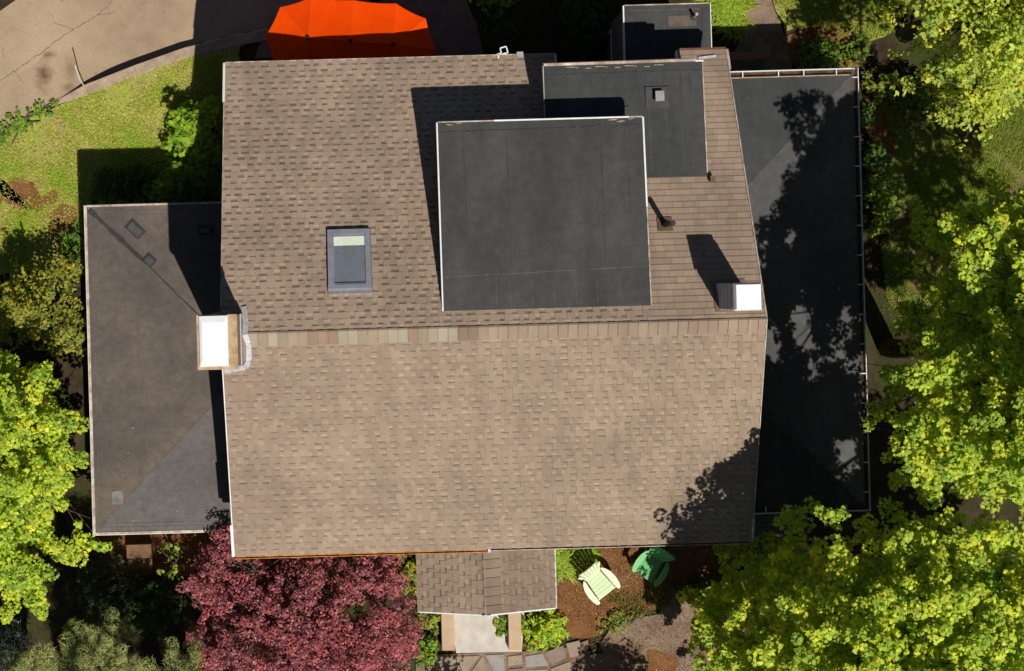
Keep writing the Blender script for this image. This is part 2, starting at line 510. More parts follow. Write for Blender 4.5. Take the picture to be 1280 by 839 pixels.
for i, c in enumerate([[(0, 104), (22, 90), (48, 72), (70, 56), (92, 38), (118, 20), (140, -2)], [(20, 90), (34, 108)], [(92, 38), (70, 30), (62, 12)], [(250, 55), (262, 30), (275, 8)], [(6, 60), (8, 80)], [(118, 20), (150, 10)]]):
    ribbon(mb, c, 0.013 if i else 0.018, M['crack'], 0.018, i, 0.025)
o = mb.build('driveway'); struct(o)

# planes of ground
sheet('lawn', [(-90, 232), (-40, 198), (0, 170), (40, 147), (70, 134), (110, 114), (168, 92), (232, 70), (300, 55), (300, 262), (100, 262), (100, 340), (-90, 345)], 0.010, M['lawn'], 0.05, 1)
sheet('bare_soil', [(-10, 232), (28, 222), (50, 238), (72, 232), (70, 250), (48, 262), (20, 258), (-5, 262)], 0.016, M['mulch'], 0.24, 2)
sheet('bare_soil', [(64, 268), (80, 256), (104, 246), (108, 330), (70, 335), (72, 312), (56, 300)], 0.016, M['mulch'], 0.2, 3)
sheet('patio', [(318, 72), (332, 38), (380, 10), (440, -60), (560, -60), (582, 0), (596, 30), (606, 72)], 0.012, M['patio'], 0.02, 4)
sheet('lawn', [(958, -70), (963, 0), (985, 38), (1010, 36), (1040, 40), (1060, 62), (1090, 55), (1120, 40), (1160, -70)], 0.010, M['lawn'], 0.08, 5)
sheet('lawn', [(1090, 120), (1300, 60), (1420, 200), (1420, 420), (1180, 420), (1110, 380), (1105, 250)], 0.008, M['moss'], 0.1, 15)
sheet('path', [(928, -70), (930, 0), (926, 40), (905, 95), (990, 95), (982, 42), (962, 0), (955, -70)], 0.014, M['dirt'], 0.05, 6)
sheet('mulch_bed', [(640, 670), (930, 660), (925, 705), (880, 735), (840, 755), (800, 772), (762, 785), (735, 800), (700, 790), (660, 760)], 0.010, M['mulch'], 0.08, 7)
sheet('trodden_path', [(772, 790), (800, 768), (850, 745), (905, 725), (935, 735), (935, 900), (735, 920), (728, 850), (745, 808)], 0.014, M['dirt'], 0.20, 8)
sheet('mulch_bed', [(808, 830), (816, 818), (828, 812), (840, 816), (846, 828), (850, 848), (840, 872), (818, 880), (802, 864), (800, 845)], 0.020, M['mulch'], 0.18, 9)
sheet('bare_soil', [(1086, 110), (1112, 120), (1118, 165), (1112, 200), (1092, 205), (1084, 160)], 0.012, M['mulch'], 0.08, 10)
sheet('bare_soil', [(985, 45), (1010, 30), (1055, 30), (1075, 60), (1070, 95), (1000, 95), (985, 70)], 0.018, M['mulch'], 0.08, 11)
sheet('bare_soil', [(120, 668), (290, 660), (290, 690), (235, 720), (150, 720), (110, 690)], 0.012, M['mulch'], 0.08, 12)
# front walk slab and flagstones
mb = MB()
q = pl([(548, 700), (660, 700), (652, 814), (570, 816)])
mb.prism(q, -0.1, 0.05, M['concrete'])
o = mb.build('walkway', bevel=0.01); struct(o)
mb = MB()
mb.poly([(x, y, 0.012) for x, y in pl([(520, 900), (740, 900), (735, 800), (700, 812), (640, 815), (545, 818), (520, 830)])], M['dirt'])
fl = [[(545, 820), (600, 819), (568, 860), (540, 856)], [(603, 819), (613, 842), (585, 880), (572, 862)], [(606, 818), (630, 817), (632, 860), (622, 850)],
      [(634, 820), (652, 818), (654, 830), (634, 833)], [(656, 820), (678, 816), (686, 832), (656, 834)], [(634, 836), (654, 834), (655, 862), (636, 862)], [(658, 837), (684, 836), (680, 862), (658, 864)],
      [(681, 815), (704, 806), (708, 822), (690, 831)], [(688, 835), (712, 826), (722, 850), (690, 862)], [(707, 804), (724, 800), (728, 818), (712, 822)], [(543, 860), (570, 864), (582, 884), (545, 890)]]
r = random.Random(5)
mats = [noisy('flagstone tone', [(0.3, c0), (0.7, c1)], 3, 0.92, 30, 0.15, 0.2) for c0, c1 in (((0.24, 0.18, 0.13), (0.36, 0.28, 0.2)), ((0.23, 0.21, 0.2), (0.34, 0.31, 0.29)), ((0.19, 0.14, 0.115), (0.27, 0.2, 0.165)))]
for k, f in enumerate(fl):
    cx = sum(p[0] for p in f) / len(f); cy = sum(p[1] for p in f) / len(f)
    f = [(cx + (x - cx) * 0.98, cy + (y - cy) * 0.98) for x, y in f]
    mb.prism(pl(f), -0.02, 0.03 + r.uniform(0, 0.012), mats[[0, 0, 1, 0, 1, 2, 1, 2, 0, 0, 0][k]])
struct(mb.build('flagstone_path', bevel=0.012))

# ------------------------------------------------------------------ house
XL, XR = -2.88, 8.30
YR, ZR = -1.04, 6.50          # ridge
YN, ZN = 4.92, 3.90           # north eave
YS, ZS = -5.88, 4.90          # south eave
SN = (ZR - ZN) / (YN - YR); SS = (ZR - ZS) / (YR - YS)
def roof_z(y):
    return ZR - (y - YR) * SN if y > YR else ZR - (YR - y) * SS

house = thing('house', 'brown shingled house with flat black dormers and two flat roofed side wings', 'house', (2.7, -0.5, 0))

PAL_T = [(0.33, 0.245, 0.172), (0.36, 0.27, 0.19), (0.30, 0.222, 0.158), (0.39, 0.295, 0.208), (0.27, 0.195, 0.14)]
PAL_B = [(0.235, 0.165, 0.12), (0.255, 0.182, 0.132), (0.215, 0.148, 0.108), (0.29, 0.21, 0.15)]
PAL = [(0.328, 0.244, 0.178), (0.35, 0.263, 0.193), (0.308, 0.226, 0.165), (0.335, 0.25, 0.18), (0.318, 0.23, 0.17)]
def jit(c, r, a=0.07):
    k = 1 + r.uniform(-a, a)
    return tuple(v * k for v in c)

def shingles(mb, O, U, W, lu, lw, seed, style='teeth', expo=0.145, dark=0.60, tone=1.0, band=0.052):
    """courses of shingles on a plane: O eave corner, U along the eave, W up the slope"""
    O, U, W = Vector(O), Vector(U).normalized(), Vector(W).normalized()
    Nn = U.cross(W)
    if Nn.z < 0: Nn = -Nn
    flip = U.cross(W).z < 0
    r = random.Random(seed)
    m = M['shingle']
    def tab(u0, u1, w0, w1, h0, h1, col):
        # wedge: thick at the butt (w0), thin at the top
        p = lambda u, w, h: O + U * u + W * w + Nn * h
        a, b, c, d = p(u0, w0, h0), p(u1, w0, h0), p(u1, w1, h1), p(u0, w1, h1)
        a0, b0 = p(u0, w0, 0), p(u1, w0, 0)
        c0, d0 = p(u1, w1, 0), p(u0, w1, 0)
        fs = [(a, b, c, d), (a0, b0, b, a), (b0, c0, c, b), (d0, a0, a, d)]
        for f in fs:
            mb.poly(f[::-1] if flip else f, m, col)
    n = int(math.ceil(lw / expo))
    for i in range(n):
        w0 = i * expo; w1 = min(lw, w0 + expo + 0.012)
        cb = jit(r.choice(PAL_B), r, 0.05)
        cb = tuple(v * tone for v in cb)
        if style == 'teeth':
            u = -r.uniform(0, 1.0)
            while u < lu:
                u1 = min(lu, u + 1.0); s0 = max(0, u)
                if u1 > s0:
                    tab(s0, u1, w0, w1, 0.013, 0.003, tuple(v * tone for v in jit(PAL[0], r, 0.05)))
                u += 1.0
            u = -r.uniform(0, 0.3)
            while u < lu:
                wd = r.uniform(0.07, 0.20)
                s0, s1 = max(0.0, u), min(lu, u + wd)
                if s1 - s0 > 0.03:
                    c = tuple(v * tone for v in jit(r.choice(PAL), r, 0.055))
                    tab(s0, s1, w0 - 0.003, w1, 0.022, 0.014, c)
                u += wd
                gp = r.uniform(0.09, 0.17)
                s0, s1 = max(0.0, u), min(lu, u + gp)
                if s1 - s0 > 0.03 and w0 + 0.1 < lw and r.random() < 0.93:
                    # dark granule band printed under the laminated cut-out, pale one below it
                    dk = dark * r.uniform(0.85, 1.2)
                    bw = band * r.uniform(0.7, 1.2)
                    tab(s0, s1, w0 + expo - bw, w1, 0.0088, 0.0068, tuple(v * tone * dk for v in PAL[2]))
                    hl = r.uniform(1.05, 1.22)
                    if r.random() < 0.65:
                        tab(s0 + 0.01, s1 - 0.01, w0 + 0.01, w0 + 0.06, 0.0150, 0.0118, tuple(v * tone * hl for v in PAL[1]))
                u += gp
        else:
            u = -r.uniform(0, 0.3)
            while u < lu:
                wd = r.choice((0.2, 0.24, 0.27, 0.33, 0.22))
                s0, s1 = max(0.0, u), min(lu, u + wd - 0.003)
                if s1 - s0 > 0.02:
                    c = tuple(v * tone * 0.97 for v in jit(r.choice(PAL), r, 0.045))
                    tab(s0, s1, w0, w1, 0.014 + r.uniform(0, 0.003), 0.004, c)
                    tab(s0, s1, w0 + expo * 0.86, w1, 0.0105, 0.0095, tuple(v * 0.72 for v in c))
                u += wd

mb = MB()
wn = Vector((0, -(YN - YR), ZR - ZN)); lwn = wn.length; wn.normalize()
ws = Vector((0, YR - YS, ZR - ZS)); lws = ws.length; ws.normalize()
NB = 4.40                                      # the eave is cut back to here behind the low dormer
NX0, NX1 = 4.48, 7.21
ln_cut = (NB - YR) / (YN - YR) * lwn
base = lambda x, y: (x, y, roof_z(y))
def deck(x0, x1, y0, y1, t=0.16, m=M['redwood']):
    ya, yb = min(y0, y1), max(y0, y1)
    ring = [(x0, ya), (x1, ya), (x1, yb), (x0, yb)]
    mb.hexa([(x, y, roof_z(y) - t) for x, y in ring], [(x, y, roof_z(y) - 0.004) for x, y in ring], m)
e = 0.0005
deck(XL, NX0, YR, YN); deck(NX0 + e, NX1 - e, YR, NB); deck(NX1, XR, YR, YN); deck(XL, XR, YS, YR)
kk = int((YN - NB) / (YN - YR) * lwn / 0.145) + 1
oc = kk * 0.145                                  # keeps the courses aligned across the notch
yc_ = YN - oc * (YN - YR) / lwn
shingles(mb, base(XL, YN), (1, 0, 0), wn, NX0 - XL, lwn, 1)
shingles(mb, base(NX0, yc_), (1, 0, 0), wn, 5.97 - NX0, lwn - oc, 2)
shingles(mb, base(5.97, yc_), (1, 0, 0), wn, NX1 - 5.97, lwn - oc, 3, 'plain')
shingles(mb, base(NX1, YN), (1, 0, 0), wn, XR - NX1, lwn, 4, 'plain')
shingles(mb, base(XL, YS), (1, 0, 0), ws, XR - XL, lws, 5, dark=0.66, band=0.034, tone=0.88)
roof = mb.build('shingle_roof', house, colattr=True)

# ridge caps, one folded shingle after the other
mb = MB(); r = random.Random(9)
x = XL + 0.35
while x < XR - 0.02:
    w = min(0.205, XR - x)
    if x < 2.3:
        c = r.choice([(0.22, 0.155, 0.115), (0.33, 0.275, 0.205), (0.36, 0.305, 0.23), (0.27, 0.185, 0.125), (0.31, 0.235, 0.17), (0.32, 0.245, 0.178), (0.30, 0.225, 0.163)])
    else:
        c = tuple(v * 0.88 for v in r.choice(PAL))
    c = jit(c, r, 0.06)
    y0, y1 = YR - 0.27, YR + 0.035
    f = [(x, y0, roof_z(y0) + 0.036), (x + w - 0.01, y0, roof_z(y0) + 0.030), (x + w - 0.01, YR, ZR + 0.034), (x, YR, ZR + 0.040)]
    b = [(p[0], p[1], p[2] - 0.02) for p in f]
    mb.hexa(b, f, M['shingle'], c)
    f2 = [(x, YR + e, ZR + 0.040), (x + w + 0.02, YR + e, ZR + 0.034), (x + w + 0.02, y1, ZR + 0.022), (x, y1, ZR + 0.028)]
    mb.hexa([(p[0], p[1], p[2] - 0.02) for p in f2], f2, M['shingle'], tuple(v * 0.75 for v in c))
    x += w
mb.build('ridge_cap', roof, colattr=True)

# drip edges along rakes and eaves
mb = MB()
def edge(a, b, w=0.03, h=0.05, m=None, up=0.03):
    a = (a[0], a[1], a[2] + up); b = (b[0], b[1], b[2] + up)
    mb.bar(a, b, w, h, m or M['trim'])
edge(base(XL - 0.012, YN), base(XL - 0.012, YN - 0.9), 0.05, 0.06, M['white'], 0.036)
edge(base(XL - 0.008, YN - 0.9), base(XL - 0.008, YR + 0.5), 0.018, 0.06)
edge(base(XL - 0.006, YS + 0.7), base(XL - 0.006, YR - 0.7), 0.02, 0.06, M['white'])
edge(base(XL - 0.02, YS - 0.02), base(XL - 0.02, YS + 0.7), 0.06, 0.08, M['white'], 0.036)
edge(base(XR + 0.006, YS), base(XR + 0.006, YR), 0.018, 0.06, M['trim'])
edge(base(XR + 0.008, YS - 0.01), base(XR + 0.008, YS + 0.5), 0.05, 0.06, M['trim'], 0.034)
edge(base(XR + 0.006, YN), base(XR + 0.006, YR), 0.026, 0.06)
edge(base(XR + 0.03, YN), base(XR + 0.03, YN - 0.45), 0.05, 0.08, M['trim'], 0.02)
edge(base(XL, YN + 0.012), base(NX0, YN + 0.012), 0.022, 0.05, M['trim'], 0.018)
edge(base(NX1, YN + 0.02), base(XR, YN + 0.02), 0.05, 0.09, M['redwood'], 0.03)
edge((NX0 + 0.014, YN, ZN), (NX0 + 0.014, NB + 0.1, roof_z(NB + 0.1)), 0.028, 0.16, M['white'], 0.03)
edge((NX1 - 0.014, YN, ZN), (NX1 - 0.014, NB + 0.1, roof_z(NB + 0.1)), 0.028, 0.16, M['white'], 0.03)
edge((7.66, 4.72, roof_z(4.72)), (8.05, 4.76, roof_z(4.76)), 0.05, 0.03, M['lead'], 0.05)
mb.build('drip_edge', roof)

# south gutter: littered copper half, pale half
mb = MB()
def gutter(mb, x0, x1, y, z, w, lipmat, fill, down=0.10):
    mb.box(x0, x1, y - w, y - w + 0.015, z - down, z, lipmat)
    mb.box(x0, x1, y - w + 0.0155, y, z - down, z - down + 0.012, lipmat)
    mb.box(x0 + 0.01, x1 - 0.01, y - w + 0.016, y - 0.003, z - down + 0.0125, z - down + 0.06, fill)
gutter(mb, XL + 0.02, 2.60, YS - 0.005, ZS + 0.01, 0.075, M['copper'], M['copper'])
gutter(mb, 2.66, XR - 0.03, YS - 0.005, ZS + 0.01, 0.05, M['trim'], M['litter'])
mb.box(2.60, 2.66, YS - 0.085, YS - 0.004, ZS - 0.11, ZS + 0.02, M['lead'])
mb.build('gutter', house)

# house body
mb = MB()
xa, xb, ya, yb = XL + 0.28, XR - 0.28, YS + 0.35, NB - 0.06
prof = [(ya, 0), (yb, 0), (yb, roof_z(yb) - 0.17), (YR, ZR - 0.17), (ya, roof_z(ya) - 0.17)]
mb.hexa([(xa, y, z) for y, z in prof], [(xb, y, z) for y, z in prof], M['siding'])
wall = mb.build('wall', house)
def window(x0, x1, z0, z1, y, outward, par):
    f = MB(); d = 0.05 * outward
    for a, b, c, dd in ((x0, x1, z0, z0 + 0.07), (x0, x1, z1 - 0.07, z1), (x0, x0 + 0.07, z0 + 0.07, z1 - 0.07), (x1 - 0.07, x1, z0 + 0.07, z1 - 0.07)):
        f.box(a, b, min(y, y + d), max(y, y + d), c, dd, M['white'])
    fo = f.build('window', par)
    g = MB(); y2 = y + 0.02 * outward
    g.box(x0 + 0.071, x1 - 0.071, min(y + 0.001 * outward, y2), max(y + 0.001 * outward, y2), z0 + 0.071, z1 - 0.071, M['glass'])
    if par is house:
        g.build('pane', fo)
    return fo
for x0, x1 in ((-1.9, -0.5), (5.2, 6.9)):
    window(x0, x1, 1.0, 2.4, ya - 0.002, -1, house)

# upper dormer
DX0, DX1, DYS, DYN, DZS, DZN = 1.68, 5.98, -0.69, 3.225, 6.37, 6.06
mb = MB()
mb.hexa([(DX0 + 0.10, DYS + 0.35, 5.6), (DX1 - 0.10, DYS + 0.35, 5.6), (DX1 - 0.10, DYN - 0.10, 4.5), (DX0 + 0.10, DYN - 0.10, 4.5)],
        [(DX0 + 0.10, DYS + 0.35, DZS - 0.2), (DX1 - 0.10, DYS + 0.35, DZS - 0.2), (DX1 - 0.10, DYN - 0.10, DZN - 0.17), (DX0 + 0.10, DYN - 0.10, DZN - 0.17)], M['siding'])
dorm = mb.build('dormer', house)
dorm['label'] = 'large upper dormer with a black membrane roof'
window(2.4, 3.7, 4.85, 5.7, DYN - 0.099, 1, dorm); window(4.1, 5.3, 5.2, 5.7, DYN - 0.099, 1, dorm)
def sloped(mb, x0, x1, y0, z0, y1, z1, t, m):
    mb.hexa([(x0, y0, z0 - t), (x1, y0, z0 - t), (x1, y1, z1 - t), (x0, y1, z1 - t)],
            [(x0, y0, z0), (x1, y0, z0), (x1, y1, z1), (x0, y1, z1)], m)
mb = MB()
sloped(mb, DX0, DX1, DYS, DZS, DYN, DZN, 0.16, M['membrane'])
dz = lambda y: DZS + (DZN - DZS) * (y - DYS) / (DYN - DYS)
def seam(mb, a, b, w, m, zf, lift=0.004, seed=0, wig=0.006):
    a, b = Vector(a), Vector(b); r = random.Random(seed)
    n = max(1, int((b - a).length / 0.3)); d = (b - a).normalized(); s = Vector((-d.y, d.x)) * w / 2
    pts = [a.lerp(b, i / n) + Vector((r.uniform(-wig, wig), r.uniform(-wig, wig))) for i in range(n + 1)]
    for k in range(n):
        q = [pts[k] - s, pts[k + 1] - s, pts[k + 1] + s, pts[k] + s]
        mb.poly([(p.x, p.y, zf(p.y) + lift) for p in q], m)
yb_ = 0.07
seam(mb, (DX0 + 0.05, yb_ - 0.06), (DX1 - 0.05, yb_ + 0.05), 0.013, M['seam'], dz, 0.004, 1)
seam(mb, (DX0 + 1.12, yb_ - 0.03), (DX0 + 1.12, DYS + 0.02), 0.012, M['seam'], dz, 0.004, 2)
for k, xx in enumerate((0.55, 1.45, 3.4, 3.95)):
    seam(mb, (DX0 + xx, DYN - 0.2), (DX0 + xx, yb_ + 0.1), 0.035, M['membrane_low'], dz, 0.003, 3 + k, 0.004)
for k in range(6):
    xx = 1.4 + k * 0.45
    seam(mb, (DX0 + xx, yb_ - 0.2), (DX0 + xx + 0.01, DYS + 0.08), 0.008, M['seam'], dz, 0.003, 20 + k, 0.004)
seam(mb, (DX0 + 0.03, DYN - 0.2), (DX1 - 0.03, DYN - 0.16), 0.02, M['seamdark'], dz, 0.004, 31)
# wrinkles in the membrane by the north-east corner
r = random.Random(3)
for k in range(7):
    x0 = DX1 - r.uniform(0.3, 1.7); y0 = DYN - r.uniform(0.06, 0.16)
    pts = [(x0 + i * 0.09, y0 - 0.18 + i * 0.035 + 0.01 * math.sin(i), dz(y0) + 0.002 + 0.006 * math.sin(i / 5 * math.pi)) for i in range(6)]
    mb.tube(pts, [0.004, 0.010, 0.013, 0.013, 0.010, 0.004], M['membrane'], 5)
mb.build('dormer_roof', dorm)
mb = MB()
def strip(a, b, w, h, m, up=0.012):
    mb.bar((a[0], a[1], a[2] + up), (b[0], b[1], b[2] + up), w, h, m)
strip((DX0 + 0.008, DYS + 0.0, DZS), (DX0 + 0.008, DYN, DZN), 0.03, 0.14, M['white'])
strip((DX0 + 0.03, DYN + 0.006, DZN), (DX0 + 1.2, DYN + 0.006, DZN), 0.024, 0.14, M['trim'])
strip((DX0 + 1.2, DYN + 0.006, DZN), (DX1 - 0.3, DYN + 0.006, DZN), 0.032, 0.14, M['white'])
strip((DX1 - 0.3, DYN + 0.006, DZN), (DX1 - 0.02, DYN + 0.006, DZN), 0.03, 0.14, M['trim'])
strip((DX1 - 0.005, DYN, DZN), (DX1 - 0.005, 1.35, dz(1.35)), 0.034, 0.14, M['white'])
strip((DX1 - 0.005, 1.35, dz(1.35)), (DX1 - 0.005, DYS, DZS), 0.02, 0.14, M['trim'])
for k in range(9):
    xx = random.Random(k + 40).choice((DX0 + 0.1 + 0.05 * k, DX1 - 0.25 - 0.06 * k)); yy = DYN - 0.03 - 0.012 * (k % 6)
    mb.box(xx, xx + 0.05 + 0.012 * k, yy, yy + 0.012, dz(yy) + 0.001, dz(yy) + 0.006, M['mortar'])
mb.build('edge_trim', dorm)

# low dormer
LX0, LX1, LYS, LYN, LZS, LZN = 4.06, 7.50, 2.02, 4.50, 5.19, 5.02
lz = lambda y: LZS + (LZN - LZS) * (y - LYS) / (LYN - LYS)
mb = MB()
mb.hexa([(LX0 + 0.3, LYS + 0.3, 4.4), (LX1 - 0.12, LYS + 0.3, 4.4), (LX1 - 0.12, LYN - 0.12, 3.9), (LX0 + 0.3, LYN - 0.12, 3.9)],
        [(LX0 + 0.3, LYS + 0.3, 4.98), (LX1 - 0.12, LYS + 0.3, 4.98), (LX1 - 0.12, LYN - 0.12, LZN - 0.15), (LX0 + 0.3, LYN - 0.12, LZN - 0.15)], M['siding'])
low = mb.build('dormer', house)
low['label'] = 'lower north dormer with a square vent on its black roof'
window(4.9, 6.4, 4.15, 4.8, LYN - 0.119, 1, low)
mb = MB()
sloped(mb, LX0, LX1, LYS, LZS, LYN, LZN, 0.14, M['membrane_low'])
for k, xx in enumerate((2.25, 2.6, 2.95, 3.15)):
    seam(mb, (LX0 + xx, LYN - 0.25), (LX0 + xx, LYS + 0.1), 0.05, M['membrane'], lz, 0.003, 50 + k)
seam(mb, (LX0 + 0.02, LYN - 0.2), (LX1 - 0.02, LYN - 0.18), 0.018, M['seamdark'], lz, 0.004, 60)
mb.box(6.24, 6.74, 3.50, 3.97, lz(3.97) - 0.004, lz(3.5) + 0.012, M['membrane'])
mb.build('dormer_roof', low)
mb = MB()
strip((LX0 + 0.006, LYS + 1.3, lz(LYS + 1.3)), (LX0 + 0.006, LYN, LZN), 0.018, 0.12, M['trim'])
strip((LX1 - 0.004, LYS, LZS), (LX1 - 0.004, LYN, LZN), 0.02, 0.12, M['trim'])
strip((LX0 + 0.02, LYN + 0.012, LZN), (LX1 - 0.15, LYN + 0.03, LZN), 0.055, 0.14, M['trim'], 0.02)
strip((LX0, LYN + 0.045, LZN), (LX1 - 0.18, LYN + 0.062, LZN), 0.02, 0.14, M['redwood'], 0.01)
strip((LX1 - 0.16, LYN + 0.01, LZN), (LX1 + 0.02, LYN + 0.01, LZN), 0.03, 0.1, M['white'])
for k in range(10):
    xx = LX0 + 0.5 + 0.21 * k; yy = LYN - 0.06 - 0.015 * (k % 3)
    mb.box(xx, xx + (0.2, 0.05, 0.12)[k % 3], yy, yy + 0.014, lz(yy) + 0.001, lz(yy) + 0.007, M['mortar'])
mb.build('edge_trim', low)
mb = MB()
mb.box(6.44, 6.59, 3.66, 3.84, lz(3.84) + 0.005, lz(3.7) + 0.16, M['lead'])
mb.box(6.42, 6.61, 3.64, 3.86, lz(3.84) + 0.161, lz(3.7) + 0.18, M['ventgrey'])
mb.build('roof_vent', low)

# skylight
mb = MB()
sx0, sx1, sy0, sy1 = -0.66, 0.235, -0.30, 1.03
def onroof(x, y, h):           # height measured along the slope normal
    n = Vector((0, SN, 1)).normalized()
    p = Vector((x, y, roof_z(y))) + n * h
    return p
def slab(mb, x0, x1, y0, y1, h0, h1, m):
    mb.hexa([onroof(x0, y0, h0), onroof(x1, y0, h0), onroof(x1, y1, h0), onroof(x0, y1, h0)],
            [onroof(x0, y0, h1), onroof(x1, y0, h1), onroof(x1, y1, h1), onroof(x0, y1, h1)], m)
slab(mb, sx0 - 0.02, sx1 + 0.02, sy0 + 0.06, sy1 + 0.03, 0.0, 0.05, M['darkgrey'])
slab(mb, sx0, sx0 + 0.13, sy0 + 0.17, sy1, 0.051, 0.12, M['greyframe'])
slab(mb, sx1 - 0.11, sx1, sy0 + 0.17, sy1, 0.051, 0.12, M['greyframe'])
slab(mb, sx0 + 0.131, sx1 - 0.111, sy1 - 0.11, sy1, 0.051, 0.12, M['greyframe'])
slab(mb, sx0 + 0.131, sx1 - 0.111, sy0 + 0.17, sy0 + 0.20, 0.051, 0.12, M['darkgrey'])
slab(mb, sx0 - 0.005, sx1 + 0.005, sy0 + 0.09, sy0 + 0.168, 0.051, 0.11, M['greyframe'])
slab(mb, sx0, sx1, sy0, sy0 + 0.088, 0.0, 0.06, M['steel'])
sky = mb.build('skylight', house)
mb = MB()
slab(mb, sx0 + 0.131, sx1 - 0.111, sy0 + 0.2005, sy1 - 0.33, 0.052, 0.085, M['glass'])
mb.build('glass_pane', sky)
mb = MB()
slab(mb, sx0 + 0.131, sx1 - 0.111, sy1 - 0.33, sy1 - 0.145, 0.052, 0.088, M['blind'])
slab(mb, sx0 + 0.131, sx1 - 0.111, sy1 - 0.144, sy1 - 0.112, 0.052, 0.092, M['greyframe'])
mb.build('blind', sky)

# chimneys
mb = MB()
cx0, cx1, cy0, cy1, cz = -3.23, -2.43, -1.68, -0.60, 7.76
mb.box(cx0 + 0.03, cx1 - 0.03, cy0 + 0.03, cy1 - 0.03, 0, cz - 0.22, M['brick'])
mb.box(cx0 + 0.01, cx1 - 0.01, cy0 + 0.01, cy1 - 0.01, cz - 0.22, cz - 0.09, M['brick'])
mb.box(cx0, cx1, cy0, cy1, cz - 0.0895, cz, M['mortar'])
ch = mb.build('chimney', house, bevel=0.008)
ch['label'] = 'wide tan topped brick chimney on the west gable'
mb = MB()
mb.box(cx0 + 0.06, cx0 + 0.62, cy0 + 0.07, cy1 - 0.02, cz + 0.001, cz + 0.06, M['cap'])
mb.hexa([(cx0 + 0.06, cy0 + 0.07, cz + 0.0605), (cx0 + 0.62, cy0 + 0.07, cz + 0.0605), (cx0 + 0.62, cy1 - 0.02, cz + 0.0605), (cx0 + 0.06, cy1 - 0.02, cz + 0.0605)],
        [(cx0 + 0.12, cy0 + 0.20, cz + 0.10), (cx0 + 0.56, cy0 + 0.20, cz + 0.10), (cx0 + 0.56, cy1 - 0.15, cz + 0.10), (cx0 + 0.12, cy1 - 0.15, cz + 0.10)], M['cap'])
mb.build('chimney_cap', ch, bevel=0.006)
mb = MB()
pts = [(cx1 + 0.02, -0.48), (cx1 + 0.06, -0.8), (cx1 + 0.05, -1.05), (cx1 + 0.11, -1.25), (cx1 + 0.10, -1.60), (cx1 + 0.02, -1.74), (cx1 - 0.30, -1.78), (XL + 0.02, -1.80)]
for k in range(len(pts) - 1):
    a, b = pts[k], pts[k + 1]
    mb.bar((a[0], a[1], roof_z(a[1]) + 0.06), (b[0], b[1], roof_z(b[1]) + 0.06), 0.11, 0.05, M['lead'])
mb.box(cx1 - 0.03, cx1 - 0.01, cy0 + 0.02, cy1 - 0.02, 6.2, 6.75, M['lead'])
mb.build('flashing', ch)

mb = MB()
ex0, ex1, ey0, ey1 = 7.36, 7.88, -0.80, -0.28
mb.box(ex0, ex1, ey0, ey1, 5.9, 7.52, M['chase'])
mb.box(ex0 + 0.03, ex1 - 0.03, ey0 + 0.03, ey1 - 0.03, 7.5205, 7.62, M['steel'])
for k in range(4):
    mb.box(ex0 - 0.006, ex1 + 0.006, ey0 - 0.006, ey1 + 0.006, 6.55 + k * 0.26, 6.57 + k * 0.26, M['lead'])
ch2 = mb.build('chimney', house)
ch2['label'] = 'square steel clad chimney near the east end of the ridge'
mb = MB()
mb.hexa([(ex0 - 0.03, ey0 - 0.02, 7.63), (ex1 + 0.01, ey0 - 0.02, 7.63), (ex1 + 0.01, ey1 + 0.02, 7.63), (ex0 - 0.03, ey1 + 0.02, 7.63)],
        [(ex0 + 0.01, ey0 + 0.02, 7.74), (ex1 - 0.03, ey0 + 0.02, 7.74), (ex1 - 0.03, ey1 - 0.02, 7.74), (ex0 + 0.01, ey1 - 0.02, 7.74)], M['cap'])
mb.build('chimney_cap', ch2, bevel=0.012)
mb = MB()
q = [(ex0 - 0.08, ey0 - 0.06), (ex1 + 0.08, ey0 - 0.06), (ex1 + 0.08, ey1 + 0.08), (ex0 - 0.08, ey1 + 0.08)]
mb.hexa([(x, y, roof_z(y) + 0.005) for x, y in q], [(x, y, roof_z(y) + 0.034) for x, y in q], M['shingle'], (0.2, 0.14, 0.1))
mb.build('flashing', ch2, colattr=True)

# stack pipe and a small box vent on the shingles
mb = MB()
zp = roof_z(0.99)
mb.tube([(6.46, 0.99, zp - 0.05), (6.46, 0.99, zp + 0.80)], 0.058, M['black'], 14)
mb.tube([(6.46, 0.99, zp + 0.0), (6.46, 0.99, zp + 0.07)], [0.11, 0.065], M['black'], 14)
mb.poly([onroof(6.30, 0.84, 0.032), onroof(6.62, 0.84, 0.032), onroof(6.62, 1.14, 0.032), onroof(6.30, 1.14, 0.032)], M['brown'])
mb.build('vent_pipe', house)
mb = MB()
zv = roof_z(1.93)
mb.box(7.53, 7.62, 1.88, 2.0, zv - 0.05, zv + 0.12, M['black'])
mb.box(7.52, 7.63, 1.87, 2.01, zv + 0.1205, zv + 0.135, M['brown'])
mb.build('roof_vent', house)

# bracket ring standing off the north eave and a gutter outlet
mb = MB()
bx, by, bz = at(630, 63, 3.95)
ring = [(bx + 0.1 * math.cos(a), by + 0.1 * math.sin(a), bz) for a in [math.radians(60 + 90 * k) for k in range(4)]]
for k in range(4):
    mb.bar(ring[k], ring[(k + 1) % 4], 0.025, 0.04, M['white'])
mb.bar((bx - 0.16, by - 0.10, bz), (bx - 0.06, by - 0.06, bz), 0.04, 0.04, M['white'])
mb.bar((bx - 0.14, by - 0.28, bz), (bx - 0.12, by - 0.08, bz), 0.03, 0.03, M['white'])
mb.build('bracket', house)
mb = MB()
gx, gy, gz = at(650, 67, 3.95)
mb.box(gx - 0.07, gx + 0.07, gy - 0.05, gy + 0.04, gz - 0.06, gz + 0.0, M['steel'])
mb.build('gutter_outlet', house)

